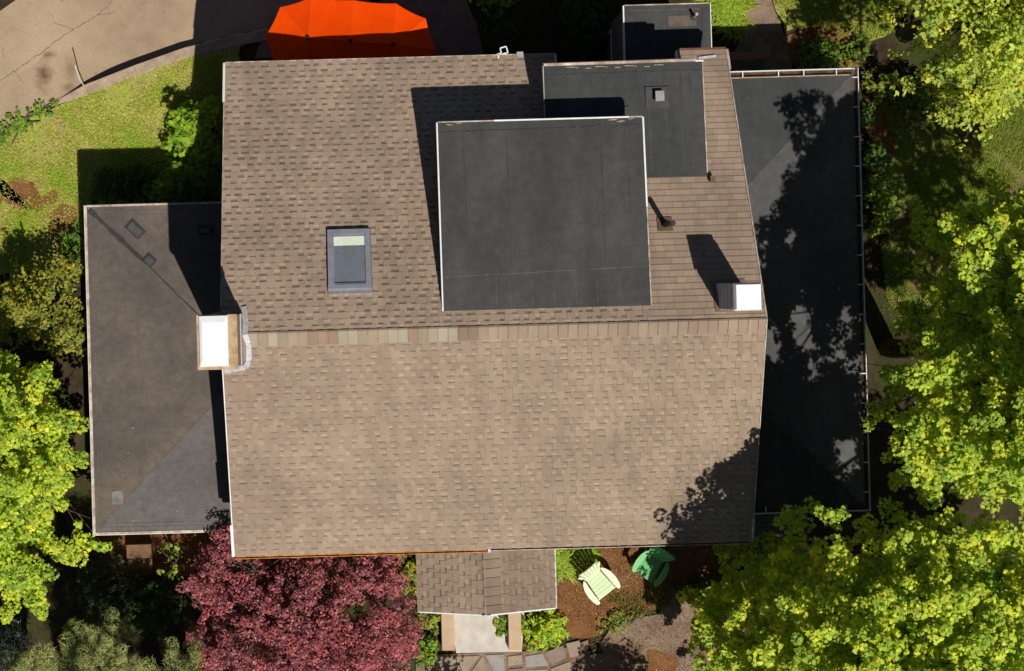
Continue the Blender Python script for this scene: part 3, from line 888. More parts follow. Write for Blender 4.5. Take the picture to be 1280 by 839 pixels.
# west wing: low half-hipped membrane roof against the gable
WX0, WY0, WY1, WZ = -6.27, -5.67, 1.88, 3.0
wx = XL + 0.28 - 0.004
apx = (wx, (WY0 + WY1) / 2, WZ + 0.20)
mb = MB()
mb.box(WX0 + 0.12, wx, WY0 + 0.12, WY1 - 0.12, 0, WZ - 0.19, M['siding'])
wing = mb.build('wing', house)
wing['label'] = 'west wing with a dusty brown membrane roof'
mb = MB()
mb.box(WX0, wx, WY0, WY1, WZ - 0.185, WZ - 0.002, M['redwood'])
A, B, C2, D2 = (WX0, WY0, WZ), (WX0, WY1, WZ), (wx, WY1, WZ), (wx, WY0, WZ)
mb.poly([A, apx, B], M['membrane_dust']); mb.poly([B, apx, C2], M['membrane_dust']); mb.poly([D2, apx, A], M['membrane_warm'])
def wz(x, y):
    t1 = (x - WX0) / (wx - WX0); hw = (WY1 - WY0) / 2
    t2 = (WY1 - y) / hw; t3 = (y - WY0) / hw
    return WZ + 0.20 * max(0, min(t1, t2, t3))
def wseam(a, b, w, m, seed, lift=0.006, wig=0.006):
    a, b = Vector(a), Vector(b); r = random.Random(seed)
    n = max(1, int((b - a).length / 0.2)); d = (b - a).normalized(); s = Vector((-d.y, d.x)) * w / 2
    pts = [a.lerp(b, i / n) + Vector((r.uniform(-wig, wig), r.uniform(-wig, wig))) for i in range(n + 1)]
    for k in range(n):
        k1 = 1 + r.uniform(-0.3, 0.3)
        q = [pts[k] - s * k1, pts[k + 1] - s * k1, pts[k + 1] + s * k1, pts[k] + s * k1]
        mb.poly([(p.x, p.y, wz(p.x, p.y) + lift) for p in q], m)
wseam((WX0 + 0.1, WY1 - 0.1), (WX0 + 1.3, WY1 - 1.28), 0.10, M['seamdark'], 1, 0.007)
wseam((WX0 + 1.3, WY1 - 1.28), (wx - 0.3, apx[1] + 0.35), 0.03, M['seamdark'], 2, 0.007)
wseam((WX0 + 0.15, WY0 + 0.15), (wx - 0.2, apx[1] - 0.2), 0.016, M['seam'], 3, 0.007)
for off, m in ((0.15, M['seam']), (0.24, M['seam'])):
    wseam((WX0 + off, WY0 + off), (WX0 + off, WY1 - off), 0.012, m, 4)
    wseam((WX0 + off, WY0 + off), (wx - 0.05, WY0 + off), 0.012, m, 5)
    wseam((WX0 + off, WY1 - off), (wx - 0.05, WY1 - off), 0.012, m, 6)
r = random.Random(21)
for k in range(26):                               # leaf bits and bird droppings
    x, y = r.uniform(WX0 + 0.3, wx - 0.1), r.uniform(WY0 + 0.2, WY0 + 2.6)
    s = r.uniform(0.008, 0.022)
    mb.box(x, x + s, y, y + s * 0.8, wz(x, y) + 0.001, wz(x, y) + 0.014, M['trim'])
mb.build('flat_roof', wing)
mb = MB()
def rim(a, b, w, m, h=0.16, up=0.02):
    mb.bar((*a, WZ + up), (*b, WZ + up), w, h, m)
rim((WX0 + 0.02, WY0), (WX0 + 0.02, WY1), 0.055, M['trim'])
rim((WX0 - 0.012, WY0), (WX0 - 0.012, WY1), 0.012, M['white'], 0.15, 0.012)
rim((WX0 + 0.05, WY1 - 0.015), (wx, WY1 - 0.015), 0.045, M['trim'])
rim((WX0 + 0.05, WY0 + 0.015), (wx, WY0 + 0.015), 0.055, M['trim'])
rim((WX0, WY0 - 0.018), (wx, WY0 - 0.018), 0.012, M['white'], 0.15, 0.012)
mb.build('edge_trim', wing)
mb = MB()
def patch(px, py, l, w, ang, seed):
    x, y, _ = at(px, py, 3.05); c, s = math.cos(ang), math.sin(ang)
    def pt(a, b): return (x + a * c - b * s, y + a * s + b * c)
    def rect(a, b): return [pt(-a, -b), pt(a, -b), pt(a, b), pt(-a, b)]
    z = wz(x, y)
    mb.prism(rect(l, w), z - 0.02, z + 0.030, M['seamdark'])
    mb.prism(rect(l - 0.045, w - 0.045), z + 0.0305, z + 0.05, M['membrane_grey'])
for args in ((169, 287, 0.21, 0.13, math.radians(-45), 1), (187, 326, 0.13, 0.12, math.radians(-42), 2), (256, 288, 0.17, 0.10, 0, 3)):
    mb = MB(); patch(*args); mb.build('roof_patch', wing)
mb = MB()
x, y, _ = at(147, 622, 3.03)
mb.prism(rag([(x - 0.13, y - 0.15), (x + 0.12, y - 0.15), (x + 0.13, y + 0.12), (x + 0.05, y + 0.17), (x - 0.12, y + 0.14)], 0.01, 0.1), wz(x, y) - 0.01, wz(x, y) + 0.014, M['membrane_pale'])
mb.build('roof_patch', wing)

# east wing
EX1, EY0, EY1, EZ = 11.44, -5.50, 4.42, 3.0
exw = XR - 0.28 + 0.004
mb = MB()
mb.box(exw, EX1 - 0.12, EY0 + 0.12, EY1 - 0.12, 0, EZ - 0.19, M['siding'])
ew = mb.build('wing', house)
ew['label'] = 'east wing with a grey membrane roof and white gutters'
mb = MB()
mb.box(exw, EX1, EY0, EY1, EZ - 0.185, EZ - 0.002, M['redwood'])
rd = 3.42
p1, p2 = (exw, EY1 - rd, EZ + 0.2), (exw, EY0 + rd, EZ + 0.2)
a, b, c, d = (exw, EY1, EZ), (EX1, EY1, EZ), (EX1, EY0, EZ), (exw, EY0, EZ)
mb.poly([a, p1, b], M['membrane_low']); mb.poly([b, p1, p2, c], M['membrane_grey']); mb.poly([c, p2, d], M['membrane_low'])
def ez(x, y):
    return EZ + 0.2 * max(0, min((EX1 - x) / (EX1 - exw), (EY1 - y) / rd, (y - EY0) / rd))
wz_save = wz
wz = ez
wseam((EX1 - 0.15, EY1 - 0.15), (exw + 0.2, p1[1] + 0.2), 0.014, M['seam'], 1)
wseam((EX1 - 0.15, EY0 + 0.15), (exw + 0.2, p2[1] - 0.2), 0.014, M['seam'], 2)
for k in range(40):
    x, y = r.uniform(exw + 0.2, EX1 - 0.1), r.uniform(EY0 + 0.1, EY1 - 0.1)
    s = r.uniform(0.008, 0.024)
    mb.box(x, x + s, y, y + s * 0.8, ez(x, y) + 0.001, ez(x, y) + 0.014, M['trim'])
mb.build('flat_roof', ew)
wz = wz_save
mb = MB()
gw = 0.125; gz = EZ + 0.005
# channels: outer lip, floor
mb.box(EX1 + gw - 0.015, EX1 + gw, EY0 - gw, EY1 + gw, gz - 0.12, gz + 0.01, M['white'])
mb.box(EX1 + 0.001, EX1 + gw - 0.0155, EY0 - gw, EY1 + gw, gz - 0.12, gz - 0.09, M['litter'])
mb.box(exw + 0.3, EX1 + gw - 0.0155, EY1 + gw - 0.02, EY1 + gw, gz - 0.0895, gz + 0.01, M['white'])
mb.box(exw + 0.3, EX1, EY1 + 0.001, EY1 + gw - 0.0205, gz - 0.12, gz - 0.09, M['litter'])
mb.box(exw + 0.3, EX1 + gw - 0.0155, EY0 - gw, EY0 - gw + 0.018, gz - 0.0895, gz + 0.01, M['white'])
mb.box(exw + 0.3, EX1, EY0 - gw + 0.0185, EY0 - 0.001, gz - 0.12, gz - 0.09, M['litter'])
mb.build('gutter', ew)
def hanger(x0, x1, y0, y1):
    mb = MB(); mb.box(x0, x1, y0, y1, gz - 0.004, gz + 0.006, M['white']); mb.build('gutter_hanger', ew)
y = EY0 + 0.3
while y < EY1:
    hanger(EX1 - 0.03, EX1 + gw - 0.016, y, y + 0.022); y += 0.68
for x in (8.9, 9.72, 10.3, 11.05):
    hanger(x, x + 0.022, EY1 - 0.03, EY1 + gw - 0.021)
for x in (8.5, 9.15, 10.2, 11.0):
    hanger(x, x + 0.022, EY0 - gw + 0.019, EY0 + 0.03)
mb = MB()
mb.bar((exw + 0.3, EY1 - 0.03, EZ + 0.02), (EX1 - 0.08, EY1 - 0.03, EZ + 0.02), 0.02, 0.03, M['mortar'])
mb.bar((EX1 - 0.01, EY0, EZ + 0.012), (EX1 - 0.01, EY1, EZ + 0.012), 0.02, 0.03, M['seam'])
mb.build('edge_trim', ew)

# north annex
AX0, AX1, AY0, AY1, AZ = 6.26, 8.29, 4.36, 6.175, 2.72
mb = MB()
mb.box(AX0 + 0.05, AX1 - 0.05, AY0 + 0.002, AY1 - 0.05, 0, AZ - 0.1, M['siding'])
an = mb.build('wing', house)
an['label'] = 'small square annex with a flat black roof on the north side'
mb = MB()
mb.box(AX0, AX1, AY0 + 0.004, AY1, AZ - 0.095, AZ, M['membrane'])
az = lambda y: AZ
seam(mb, (AX0 + 0.05, AY1 - 0.12), (AX1 - 0.25, AY1 - 0.12), 0.014, M['seam'], az)
seam(mb, (AX1 - 0.2, AY1 - 0.1), (AX1 - 0.2, AY0 + 0.6), 0.012, M['seamdark'], az)
seam(mb, (7.3, AY1 - 0.4), (7.95, AY1 - 0.38), 0.25, M['membrane_dust'], az, 0.003)
mb.build('flat_roof', an)
mb = MB()
mb.bar((AX0 + 0.01, AY0 + 0.3, AZ + 0.012), (AX0 + 0.01, AY1, AZ + 0.012), 0.03, 0.1, M['white'])
mb.bar((AX1 - 0.005, AY0 + 0.3, AZ + 0.012), (AX1 - 0.005, AY1, AZ + 0.012), 0.018, 0.1, M['white'])
mb.bar((AX0 + 0.03, AY1 + 0.004, AZ + 0.012), (AX1 - 0.03, AY1 + 0.004, AZ + 0.012), 0.024, 0.1, M['trim'])
mb.build('edge_trim', an)
mb = MB()
px_, py_, _ = at(867, 21, AZ)
mb.tube([(px_, py_, AZ - 0.05), (px_, py_, AZ + 0.32)], 0.035, M['mortar'], 10)
mb.tube([(px_, py_, AZ + 0.0), (px_, py_, AZ + 0.05)], [0.10, 0.045], M['membrane'], 10)
mb.build('vent_pipe', an)

# porch
PX0, PX1, PY0, PXR, PZE, PZR = 1.12, 4.32, -7.70, 2.66, 2.75, 3.28
py1 = ya - 0.004
mb = MB()
for x in (1.42, 4.02):
    mb.box(x - 0.07, x + 0.07, PY0 + 0.2, PY0 + 0.34, 0, PZE - 0.05, M['white'])
mb.box(1.3, 4.15, PY0 + 0.16, PY0 + 0.38, PZE - 0.05, PZE + 0.06, M['white'])
porch = mb.build('porch', house)
mb = MB()
for sx_, x0 in ((1, PX0), (-1, PX1)):
    ring = [(x0, PY0), (PXR, PY0), (PXR, py1), (x0, py1)]
    zz = lambda x: PZE + (PZR - PZE) * (abs(x - x0) / abs(PXR - x0))
    if sx_ < 0: ring = ring[::-1]
    mb.hexa([(x, y, zz(x) - 0.12) for x, y in ring], [(x, y, zz(x) - 0.004) for x, y in ring], M['white'])
    W = Vector((PXR - x0, 0, PZR - PZE)); lw = W.length
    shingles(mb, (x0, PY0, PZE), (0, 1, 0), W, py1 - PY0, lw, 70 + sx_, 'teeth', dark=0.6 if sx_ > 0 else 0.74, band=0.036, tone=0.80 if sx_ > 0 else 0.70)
pr = mb.build('porch_roof', porch, colattr=True)
mb = MB(); rr = random.Random(4)
y = PY0 + 0.01
while y < py1 - 0.05:
    w = 0.21; c = jit(rr.choice([(0.25, 0.186, 0.136), (0.21, 0.152, 0.114), (0.265, 0.2, 0.147), (0.235, 0.172, 0.126)]), rr)
    y2 = min(y + w - 0.014, py1)
    sl = (PZR - PZE) / (PX1 - PXR)
    f = [(PXR, y, PZR + 0.04), (PXR + 0.36, y, PZR + 0.04 - 0.36 * sl), (PXR + 0.36, y2, PZR + 0.033 - 0.36 * sl), (PXR, y2, PZR + 0.033)]
    mb.hexa([(a, b, c_ - 0.02) for a, b, c_ in f], f, M['shingle'], c)
    f = [(PXR - 0.04, y, PZR + 0.025), (PXR - 0.0005, y, PZR + 0.04), (PXR - 0.0005, y2, PZR + 0.033), (PXR - 0.04, y2, PZR + 0.018)]
    mb.hexa([(a, b, c_ - 0.02) for a, b, c_ in f], f, M['shingle'], jit((0.34, 0.26, 0.19), rr))
    y += w
mb.build('ridge_cap', pr, colattr=True)
mb = MB()
mb.bar((PX0, PY0 - 0.012, PZE + 0.02), (PXR, PY0 - 0.012, PZR + 0.02), 0.03, 0.14, M['white'])
mb.bar((PXR, PY0 - 0.012, PZR + 0.02), (PX1, PY0 - 0.012, PZE + 0.02), 0.03, 0.14, M['white'])
mb.bar((PX1 + 0.01, PY0, PZE + 0.02), (PX1 + 0.01, py1, PZE + 0.02), 0.02, 0.1, M['white'])
mb.bar((PXR - 0.08, PY0 - 0.03, PZR + 0.05), (PXR + 0.10, PY0 - 0.03, PZR + 0.05), 0.07, 0.05, M['lead'])
mb.build('edge_trim', porch)

# ------------------------------------------------------------------ small built things
# retaining wall beside the drive
mb = MB()
W2 = [Vector(p) for p in WALL]
W2[-1] = W2[-1]
wd = 0.26
top = 0.045
outer, inner = [], []
for k, p in enumerate(W2):
    d = (W2[min(k + 1, len(W2) - 1)] - W2[max(0, k - 1)]).normalized(); n = Vector((-d.y, d.x))
    t = min(1, k / 1.0)
    outer.append(p + n * 0.04); inner.append(p + n * 0.04 - n * (0.08 + (wd - 0.08) * t))
for k in range(len(W2) - 1):
    ring = [inner[k], inner[k + 1], outer[k + 1], outer[k]]
    mb.hexa([(p.x, p.y, -0.6) for p in ring], [(p.x, p.y, top) for p in ring], M['kerbstone'])
tag(mb.build('retaining_wall', bevel=0.015), 'low tan concrete retaining wall dividing the driveway from the lawn', 'wall')
st = MB()
bx, by, _ = at(106, 109, 0)
st.tube([(bx, by, -0.1), (bx - 0.02, by + 0.10, 0.5), (bx + 0.0, by + 0.36, 1.15)], 0.013, M['white'], 6)
tag(st.build('marker_stake'), 'thin pale stake leaning over the driveway at the end of the retaining wall', 'stake')

# walk side walls
def low_wall(px0, px1, label):
    m_ = MB()
    q = pl([(px0 - 3, 690), (px1 - 3, 690), (px1, 815), (px0, 815)], 0.45)
    m_.prism(q, 0, 0.33, M['walltop'])
    o_ = bpy.data.objects
    root = m_.build('low_wall', bevel=0.012)
    tag(root, label, 'wall', 'low tan walls beside the front walk')
low_wall(553, 569, 'low tan wall on the red tree side of the front walk')
low_wall(637, 653, 'low tan wall on the bright shrub side of the front walk')

# umbrella
ucx, ucy, _ = at(438, 51, 2.5)
uth = math.radians(-7.6 + 1.6)
um = thing('patio_umbrella', 'long bright orange patio umbrella with three dark finials beside the eave', 'umbrella', (ucx, ucy, 0.012))
def ul(a, b, z):
    return (ucx + a * math.cos(uth) - b * math.sin(uth), ucy + a * math.sin(uth) + b * math.cos(uth), z)
mb = MB()
rim_pts = []
for a0, angs in ((1.0, (-90, -45, 0, 45, 90)), (-1.0, (90, 135, 180, 225, 270))):
    for g in angs:
        rim_pts.append((a0 + 1.02 * math.cos(math.radians(g)), 1.02 * math.sin(math.radians(g)), a0))
rim_pts = rim_pts[:5] + [(0.0, 1.02, 0.0)] + rim_pts[5:] + [(0.0, -1.02, 0.0)]
def sag(p, q, apex, n=7, rows=6):
    """one canopy panel between two ribs, slightly hollow"""
    g = []
    for i in range(rows + 1):
        t = i / rows; row = []
        for j in range(n + 1):
            s = j / n
            bx_ = p[0] * (1 - s) + q[0] * s; by_ = p[1] * (1 - s) + q[1] * s
            pull = 1 - 0.022 * math.sin(math.pi * s)
            a_ = apex[0] * (1 - s) + apex[1] * s
            x = a_ + (bx_ * pull + (a_) * (1 - pull) - a_) * t; y = by_ * pull * t
            z = 2.52 - 0.40 * t - 0.03 * math.sin(math.pi * s) * t - 0.03 * math.sin(math.pi * t)
            if abs(apex[0] - apex[1]) > 0.1:
                z -= 0.03 * math.sin(math.pi * s) * (1 - t)
            row.append((x, y, z))
        g.append(row)
    for i in range(rows):
        for j in range(n):
            mb.poly([ul(*g[i][j]), ul(*g[i + 1][j]), ul(*g[i + 1][j + 1]), ul(*g[i][j + 1])], M['canvas'])
nr = len(rim_pts)
for k in range(nr):
    p, q = rim_pts[k], rim_pts[(k + 1) % nr]
    sag(p, q, (p[2], q[2]))
    # valance
    a, b = ul(p[0], p[1], 2.12), ul(q[0], q[1], 2.12)
can = mb.build('canopy', um, smooth=True)
mb = MB()
for p in rim_pts:
    pts = [ul(p[2] + (p[0] - p[2]) * t, p[1] * t, 2.52 - 0.40 * t - 0.03 * math.sin(math.pi * t) + 0.004) for t in np.linspace(0.05, 1, 7)]
    mb.tube(pts, 0.006, M['canvas_seam'], 5)
for d in (0.5, -0.5):
    mb.tube([ul(0, 0, 2.523), ul(d, 0, 2.493), ul(d * 2, 0, 2.523)], 0.006, M['canvas_seam'], 5)
for a0 in (-1, 0, 1):
    for dx_, dy_ in ((0.5, 1.0), (0.5, -1.0), (-0.5, 1.0), (-0.5, -1.0)):
        if abs(a0 + dx_) > 1: continue
        pts = [ul(a0 + dx_ * t, dy_ * t, 2.515 - 0.40 * t - 0.03 * math.sin(math.pi * t) - 0.03 * math.sin(math.pi * 0.5 * min(1, 2 * t)) + 0.002) for t in np.linspace(0.08, 0.99, 7)]
        mb.tube(pts, 0.005, M['canvas_seam'], 5)
mb.build('seam', can)
for a0 in (-1, 0, 1):
    mb = MB()
    mb.tube([ul(a0, 0, 2.50), ul(a0, 0, 2.54), ul(a0, 0, 2.58)], [0.055, 0.05, 0.02], M['black'], 12)
    mb.build('finial', um)
mb = MB()
mb.tube([ul(0, 0, 0.05), ul(0, 0, 2.47)], 0.03, M['brown'], 12)
mb.tube([ul(-1, 0, 2.42), ul(1, 0, 2.42)], 0.02, M['brown'], 8)
mb.build('pole', um)
mb = MB()
mb.tube([(ucx, ucy, 0.013), (ucx, ucy, 0.09)], [0.3, 0.24], M['black'], 24)
mb.build('base', um)

# garden chairs
def chair(px, py, face, mat, label):
    x0, y0, _ = at(px, py, 0.4)
    t = thing('garden_chair', label, 'chair', (x0, y0, 0.012), 'slatted garden chairs on the mulch')
    f = Vector((face[0], face[1])).normalized(); s = Vector((f.y, -f.x))
    def w(a, b, z): # a forward, b to the side
        return (x0 + f.x * a + s.x * b, y0 + f.y * a + s.y * b, z)
    def part(n): return m_.build(n, t, bevel=0.006)
    # seat: five slats falling to the back
    m_ = MB()
    for k in range(6):
        a0 = 0.33 - k * 0.092
        z = 0.40 - (0.33 - a0) * 0.22
        h = 0.245 - k * 0.006
        m_.hexa([w(a0 - 0.088, -h, z - 0.04), w(a0 - 0.088, h, z - 0.04), w(a0, h, z - 0.022), w(a0, -h, z - 0.022)][::-1][::-1],
                [w(a0 - 0.088, -h, z - 0.018), w(a0 - 0.088, h, z - 0.018), w(a0, h, z), w(a0, -h, z)], mat)
    m_.hexa([w(0.335, -0.27, 0.30), w(0.335, 0.27, 0.30), w(0.36, 0.27, 0.30), w(0.36, -0.27, 0.30)], [w(0.335, -0.27, 0.395), w(0.335, 0.27, 0.395), w(0.365, 0.27, 0.39), w(0.365, -0.27, 0.39)], mat)
    part('seat')
    m_ = MB()
    for k in range(7):
        c = (k - 3) / 3.0
        b0, b1 = c * 0.195, c * 0.30
        tl = 0.60 - 0.09 * c * c
        A_ = (-0.19, 0.30); dirv = (-0.60, 0.80)
        top_ = (A_[0] + dirv[0] * tl * 0.85, A_[1] + dirv[1] * tl)
        w0, w1 = 0.030, 0.046
        back = lambda p, q: (p[0] - 0.02, p[1] - 0.012)
        m_.hexa([w(A_[0] - .02, b0 - w0, A_[1] - .01), w(A_[0] - .02, b0 + w0, A_[1] - .01), w(top_[0] - .02, b1 + w1, top_[1] - .01), w(top_[0] - .02, b1 - w1, top_[1] - .01)],
                [w(A_[0], b0 - w0, A_[1]), w(A_[0], b0 + w0, A_[1]), w(top_[0], b1 + w1, top_[1]), w(top_[0], b1 - w1, top_[1])], mat)
    for q_, hw in ((0.25, 0.24), (0.55, 0.29)):
        aa, zz = -0.19 - 0.60 * q_ * 0.85 - 0.035, 0.30 + 0.8 * q_
        m_.bar(w(aa, -hw, zz), w(aa, hw, zz), 0.02, 0.05, mat)
    part('backrest')
    for sd in (-1, 1):
        m_ = MB()
        outl = [(-0.30, 0.27), (-0.22, 0.345), (-0.08, 0.405), (0.10, 0.425), (0.28, 0.405), (0.37, 0.37), (0.40, 0.32), (0.37, 0.275), (0.15, 0.272), (-0.10, 0.262), (-0.24, 0.245)]
        ring = [w(a, b * sd, 0.55) for a, b in outl]
        ring2 = [(p[0], p[1], p[2] + 0.028 - 0.0 * p[2]) for p in ring]
        if sd > 0: ring, ring2 = ring[::-1], ring2[::-1]
        m_.hexa(ring, ring2, mat)
        part('arm')
        m_ = MB()
        m_.bar(w(0.33, 0.31 * sd, 0.0), w(0.33, 0.31 * sd, 0.549), 0.03, 0.09, mat, up=(f.x, f.y, 0))
        part('leg')
        m_ = MB()
        m_.hexa([w(0.30, 0.27 * sd - 0.012, 0.30), w(0.30, 0.27 * sd + 0.012, 0.30), w(-0.48, 0.24 * sd + 0.012, 0.0), w(-0.48, 0.24 * sd - 0.012, 0.0)],
                [w(0.32, 0.27 * sd - 0.012, 0.372), w(0.32, 0.27 * sd + 0.012, 0.372), w(-0.42, 0.24 * sd + 0.012, 0.09), w(-0.42, 0.24 * sd - 0.012, 0.09)], mat)
        part('leg')
    return t
chair(748, 728, (0.60, -0.80), M['mint'], 'pale mint slatted garden chair in the sun on the brown mulch')
chair(814, 706, (-0.58, -0.81), M['green'], 'darker green slatted garden chair half in shade near the eave')

# bench beside the path
bn = thing('bench', 'long reddish brown bench in shade behind the east wing gutter', 'bench', at(935, 70, 0))
bx0, by0, _ = at(908, 65, 0.45); bx1, by1, _ = at(963, 74, 0.45)
mb = MB()
mb.box(bx0, bx1, by1, by0, 0.41, 0.46, simple('red brown bench board', (0.30, 0.13, 0.09), 0.7))
mb.build('seat', bn, bevel=0.01)
for x in (bx0 + 0.1, bx1 - 0.18):
    mb = MB(); mb.box(x, x + 0.08, by1 + 0.02, by0 - 0.02, 0, 0.409, M['brown']); mb.build('leg', bn)

# handrail west of the annex
hr = thing('handrail', 'thin white handrail standing west of the small annex', 'handrail', at(765, 60, 0))
hx, hy0, _ = at(764, 36, 0.9); _, hy1, _ = at(764, 78, 0.9)
mb = MB(); mb.box(hx - 0.02, hx + 0.02, hy1 - 0.4, hy0, 0.88, 0.92, M['white']); mb.build('rail', hr)
for y in (hy0 - 0.05, hy1 - 0.2):
    mb = MB(); mb.box(hx - 0.018, hx + 0.018, y - 0.018, y + 0.018, 0, 0.879, M['white']); mb.build('post', hr)

# deck at the south-east corner
dk = thing('deck', 'dark grey plank deck under the tree at the south east corner', 'deck', at(965, 675, 0))
dx0, dy1, _ = at(928, 640, 0.5); dx1, dy0, _ = at(1012, 700, 0.5)
M['plank'] = noisy('grey weathered plank', [(0.3, (0.07, 0.065, 0.06)), (0.7, (0.15, 0.135, 0.125))], 5, 0.9, 30, 0.2, 0.1)
mb = MB(); y = dy0
while y < -5.4:
    mb.box(dx0, dx1, y, y + 0.13, 0.42, 0.46, M['plank']); y += 0.14
mb.build('planking', dk)
mb = MB()
for x in (dx0 + 0.05, (dx0 + dx1) / 2, dx1 - 0.15):
    mb.box(x, x + 0.09, dy0 + 0.03, -5.45, 0.0, 0.419, M['brown'])
mb.build('frame', dk)
mb = MB()
sx0_, sy_, _ = at(907, 680, 0.3); sx1_, sy2_, _ = at(924, 712, 0.3)
mb.box(sx0_, sx1_, sy2_, sy_, 0, 0.3, M['plank'])
tag(mb.build('post_base', bevel=0.02), 'weathered grey timber block standing by the house corner under the tree', 'block')

# wooden bin beside the west wing
bn2 = thing('garden_bin', 'brown wooden garden bin with a split lid south of the west wing', 'bin', at(175, 700, 0))
gx0, gy1, _ = at(158, 681, 0.5); gx1, gy0, _ = at(190, 712, 0.5)
M['binwood'] = noisy('brown painted board', [(0.3, (0.13, 0.066, 0.034)), (0.7, (0.21, 0.115, 0.06))], 4, 0.85, 30, 0.2, 0.1)
mb = MB(); mb.box(gx0 + 0.03, gx1 - 0.03, gy0 + 0.03, gy1 - 0.03, 0, 0.42, M['brown']); mb.build('body', bn2)
ym = gy1 - 0.36
for y0_, y1_, zz in ((ym + 0.012, gy1, 0.50), (gy0, ym - 0.012, 0.42)):
    mb = MB()
    mb.hexa([(gx0, y0_, zz - 0.03), (gx1, y0_, zz - 0.03), (gx1, y1_, zz + 0.0), (gx0, y1_, zz + 0.0)], [(gx0, y0_, zz), (gx1, y0_, zz), (gx1, y1_, zz + 0.03), (gx0, y1_, zz + 0.03)], M['binwood'])
    mb.build('lid', bn2, bevel=0.006)

# ------------------------------------------------------------------ plants
def unit(v):
    return v / np.maximum(np.linalg.norm(v, axis=1, keepdims=True), 1e-6)

def leaves(name, c, n, L, Wd, col, mat, parent=None):
    """one mesh of kite-shaped leaves. c centres, n normals, L lengths, col colours"""
    k = len(c)
    t = RNG.normal(size=(k, 3))
    n = unit(n)
    d = unit(t - (t * n).sum(1, keepdims=True) * n)
    s = np.cross(n, d)
    L = L[:, None]; Wd = Wd[:, None]
    v = np.empty((k, 4, 3), np.float32)
    v[:, 0] = c - d * L * 0.5
    v[:, 1] = c + s * Wd * 0.5 + n * Wd * 0.12
    v[:, 2] = c + d * L * 0.5 - n * L * 0.08
    v[:, 3] = c - s * Wd * 0.5 + n * Wd * 0.12
    return quads(name, v, col, mat, parent)

def quads(name, v, col, mat, parent=None):
    k = len(v)
    me = bpy.data.meshes.new(name)
    me.vertices.add(4 * k); me.loops.add(4 * k); me.polygons.add(k)
    me.vertices.foreach_set('co', v.astype(np.float32).ravel())
    me.loops.foreach_set('vertex_index', np.arange(4 * k, dtype=np.int32))
    me.polygons.foreach_set('loop_start', np.arange(0, 4 * k, 4, dtype=np.int32))
    me.polygons.foreach_set('loop_total', np.full(k, 4, np.int32))
    me.materials.append(mat)
    a = me.attributes.new('Col', 'FLOAT_COLOR', 'FACE')
    cc = np.ones((k, 4), np.float32); cc[:, :3] = col
    a.data.foreach_set('color', cc.ravel())
    me.update(calc_edges=True)
    o = bpy.data.objects.new(name, me)
    COL.objects.link(o)
    if parent:
        o.parent = parent
        o.matrix_parent_inverse = Vector_inv(parent)
    return o

def inside(P, poly):
    x, y = P[:, 0], P[:, 1]
    r = np.zeros(len(P), bool)
    n = len(poly)
    for i in range(n):
        x0, y0 = poly[i]; x1, y1 = poly[(i + 1) % n]
        c = ((y0 > y) != (y1 > y))
        with np.errstate(divide='ignore', invalid='ignore'):
            xi = (x1 - x0) * (y - y0) / (y1 - y0 + 1e-12) + x0
        r ^= c & (x < xi)
    return r

def edge_dist(P, poly):
    d = np.full(len(P), 1e9)
    for i in range(len(poly)):
        a = np.array(poly[i]); b = np.array(poly[(i + 1) % len(poly)])
        ab = b - a
        t = np.clip(((P - a) @ ab) / (ab @ ab + 1e-9), 0, 1)
        d = np.minimum(d, np.linalg.norm(P - (a + t[:, None] * ab), axis=1))
    return d

def scatter(poly, n):
    poly = np.array(poly)
    lo, hi = poly.min(0), poly.max(0)
    out = np.empty((0, 2))
    while len(out) < n:
        P = RNG.uniform(lo, hi, (n * 2, 2))
        out = np.concatenate([out, P[inside(P, poly)]])
    return out[:n]

def spread(poly, spacing):
    """roughly even random points (dart throwing on a grid)"""
    P = scatter(poly, int(6 * abs(area(poly)) / spacing ** 2) + 8)
    grid = {}; keep = []
    for p in P:
        g = (int(p[0] // spacing), int(p[1] // spacing)); ok = True
        for i in (-1, 0, 1):
            for j in (-1, 0, 1):
                for q in grid.get((g[0] + i, g[1] + j), ()):
                    if (q[0] - p[0]) ** 2 + (q[1] - p[1]) ** 2 < spacing ** 2:
                        ok = False; break
                if not ok: break
            if not ok: break
        if ok:
            grid.setdefault(g, []).append(p); keep.append(p)
    return np.array(keep)

def area(p):
    return sum(p[k][0] * p[(k + 1) % len(p)][1] - p[(k + 1) % len(p)][0] * p[k][1] for k in range(len(p))) / 2

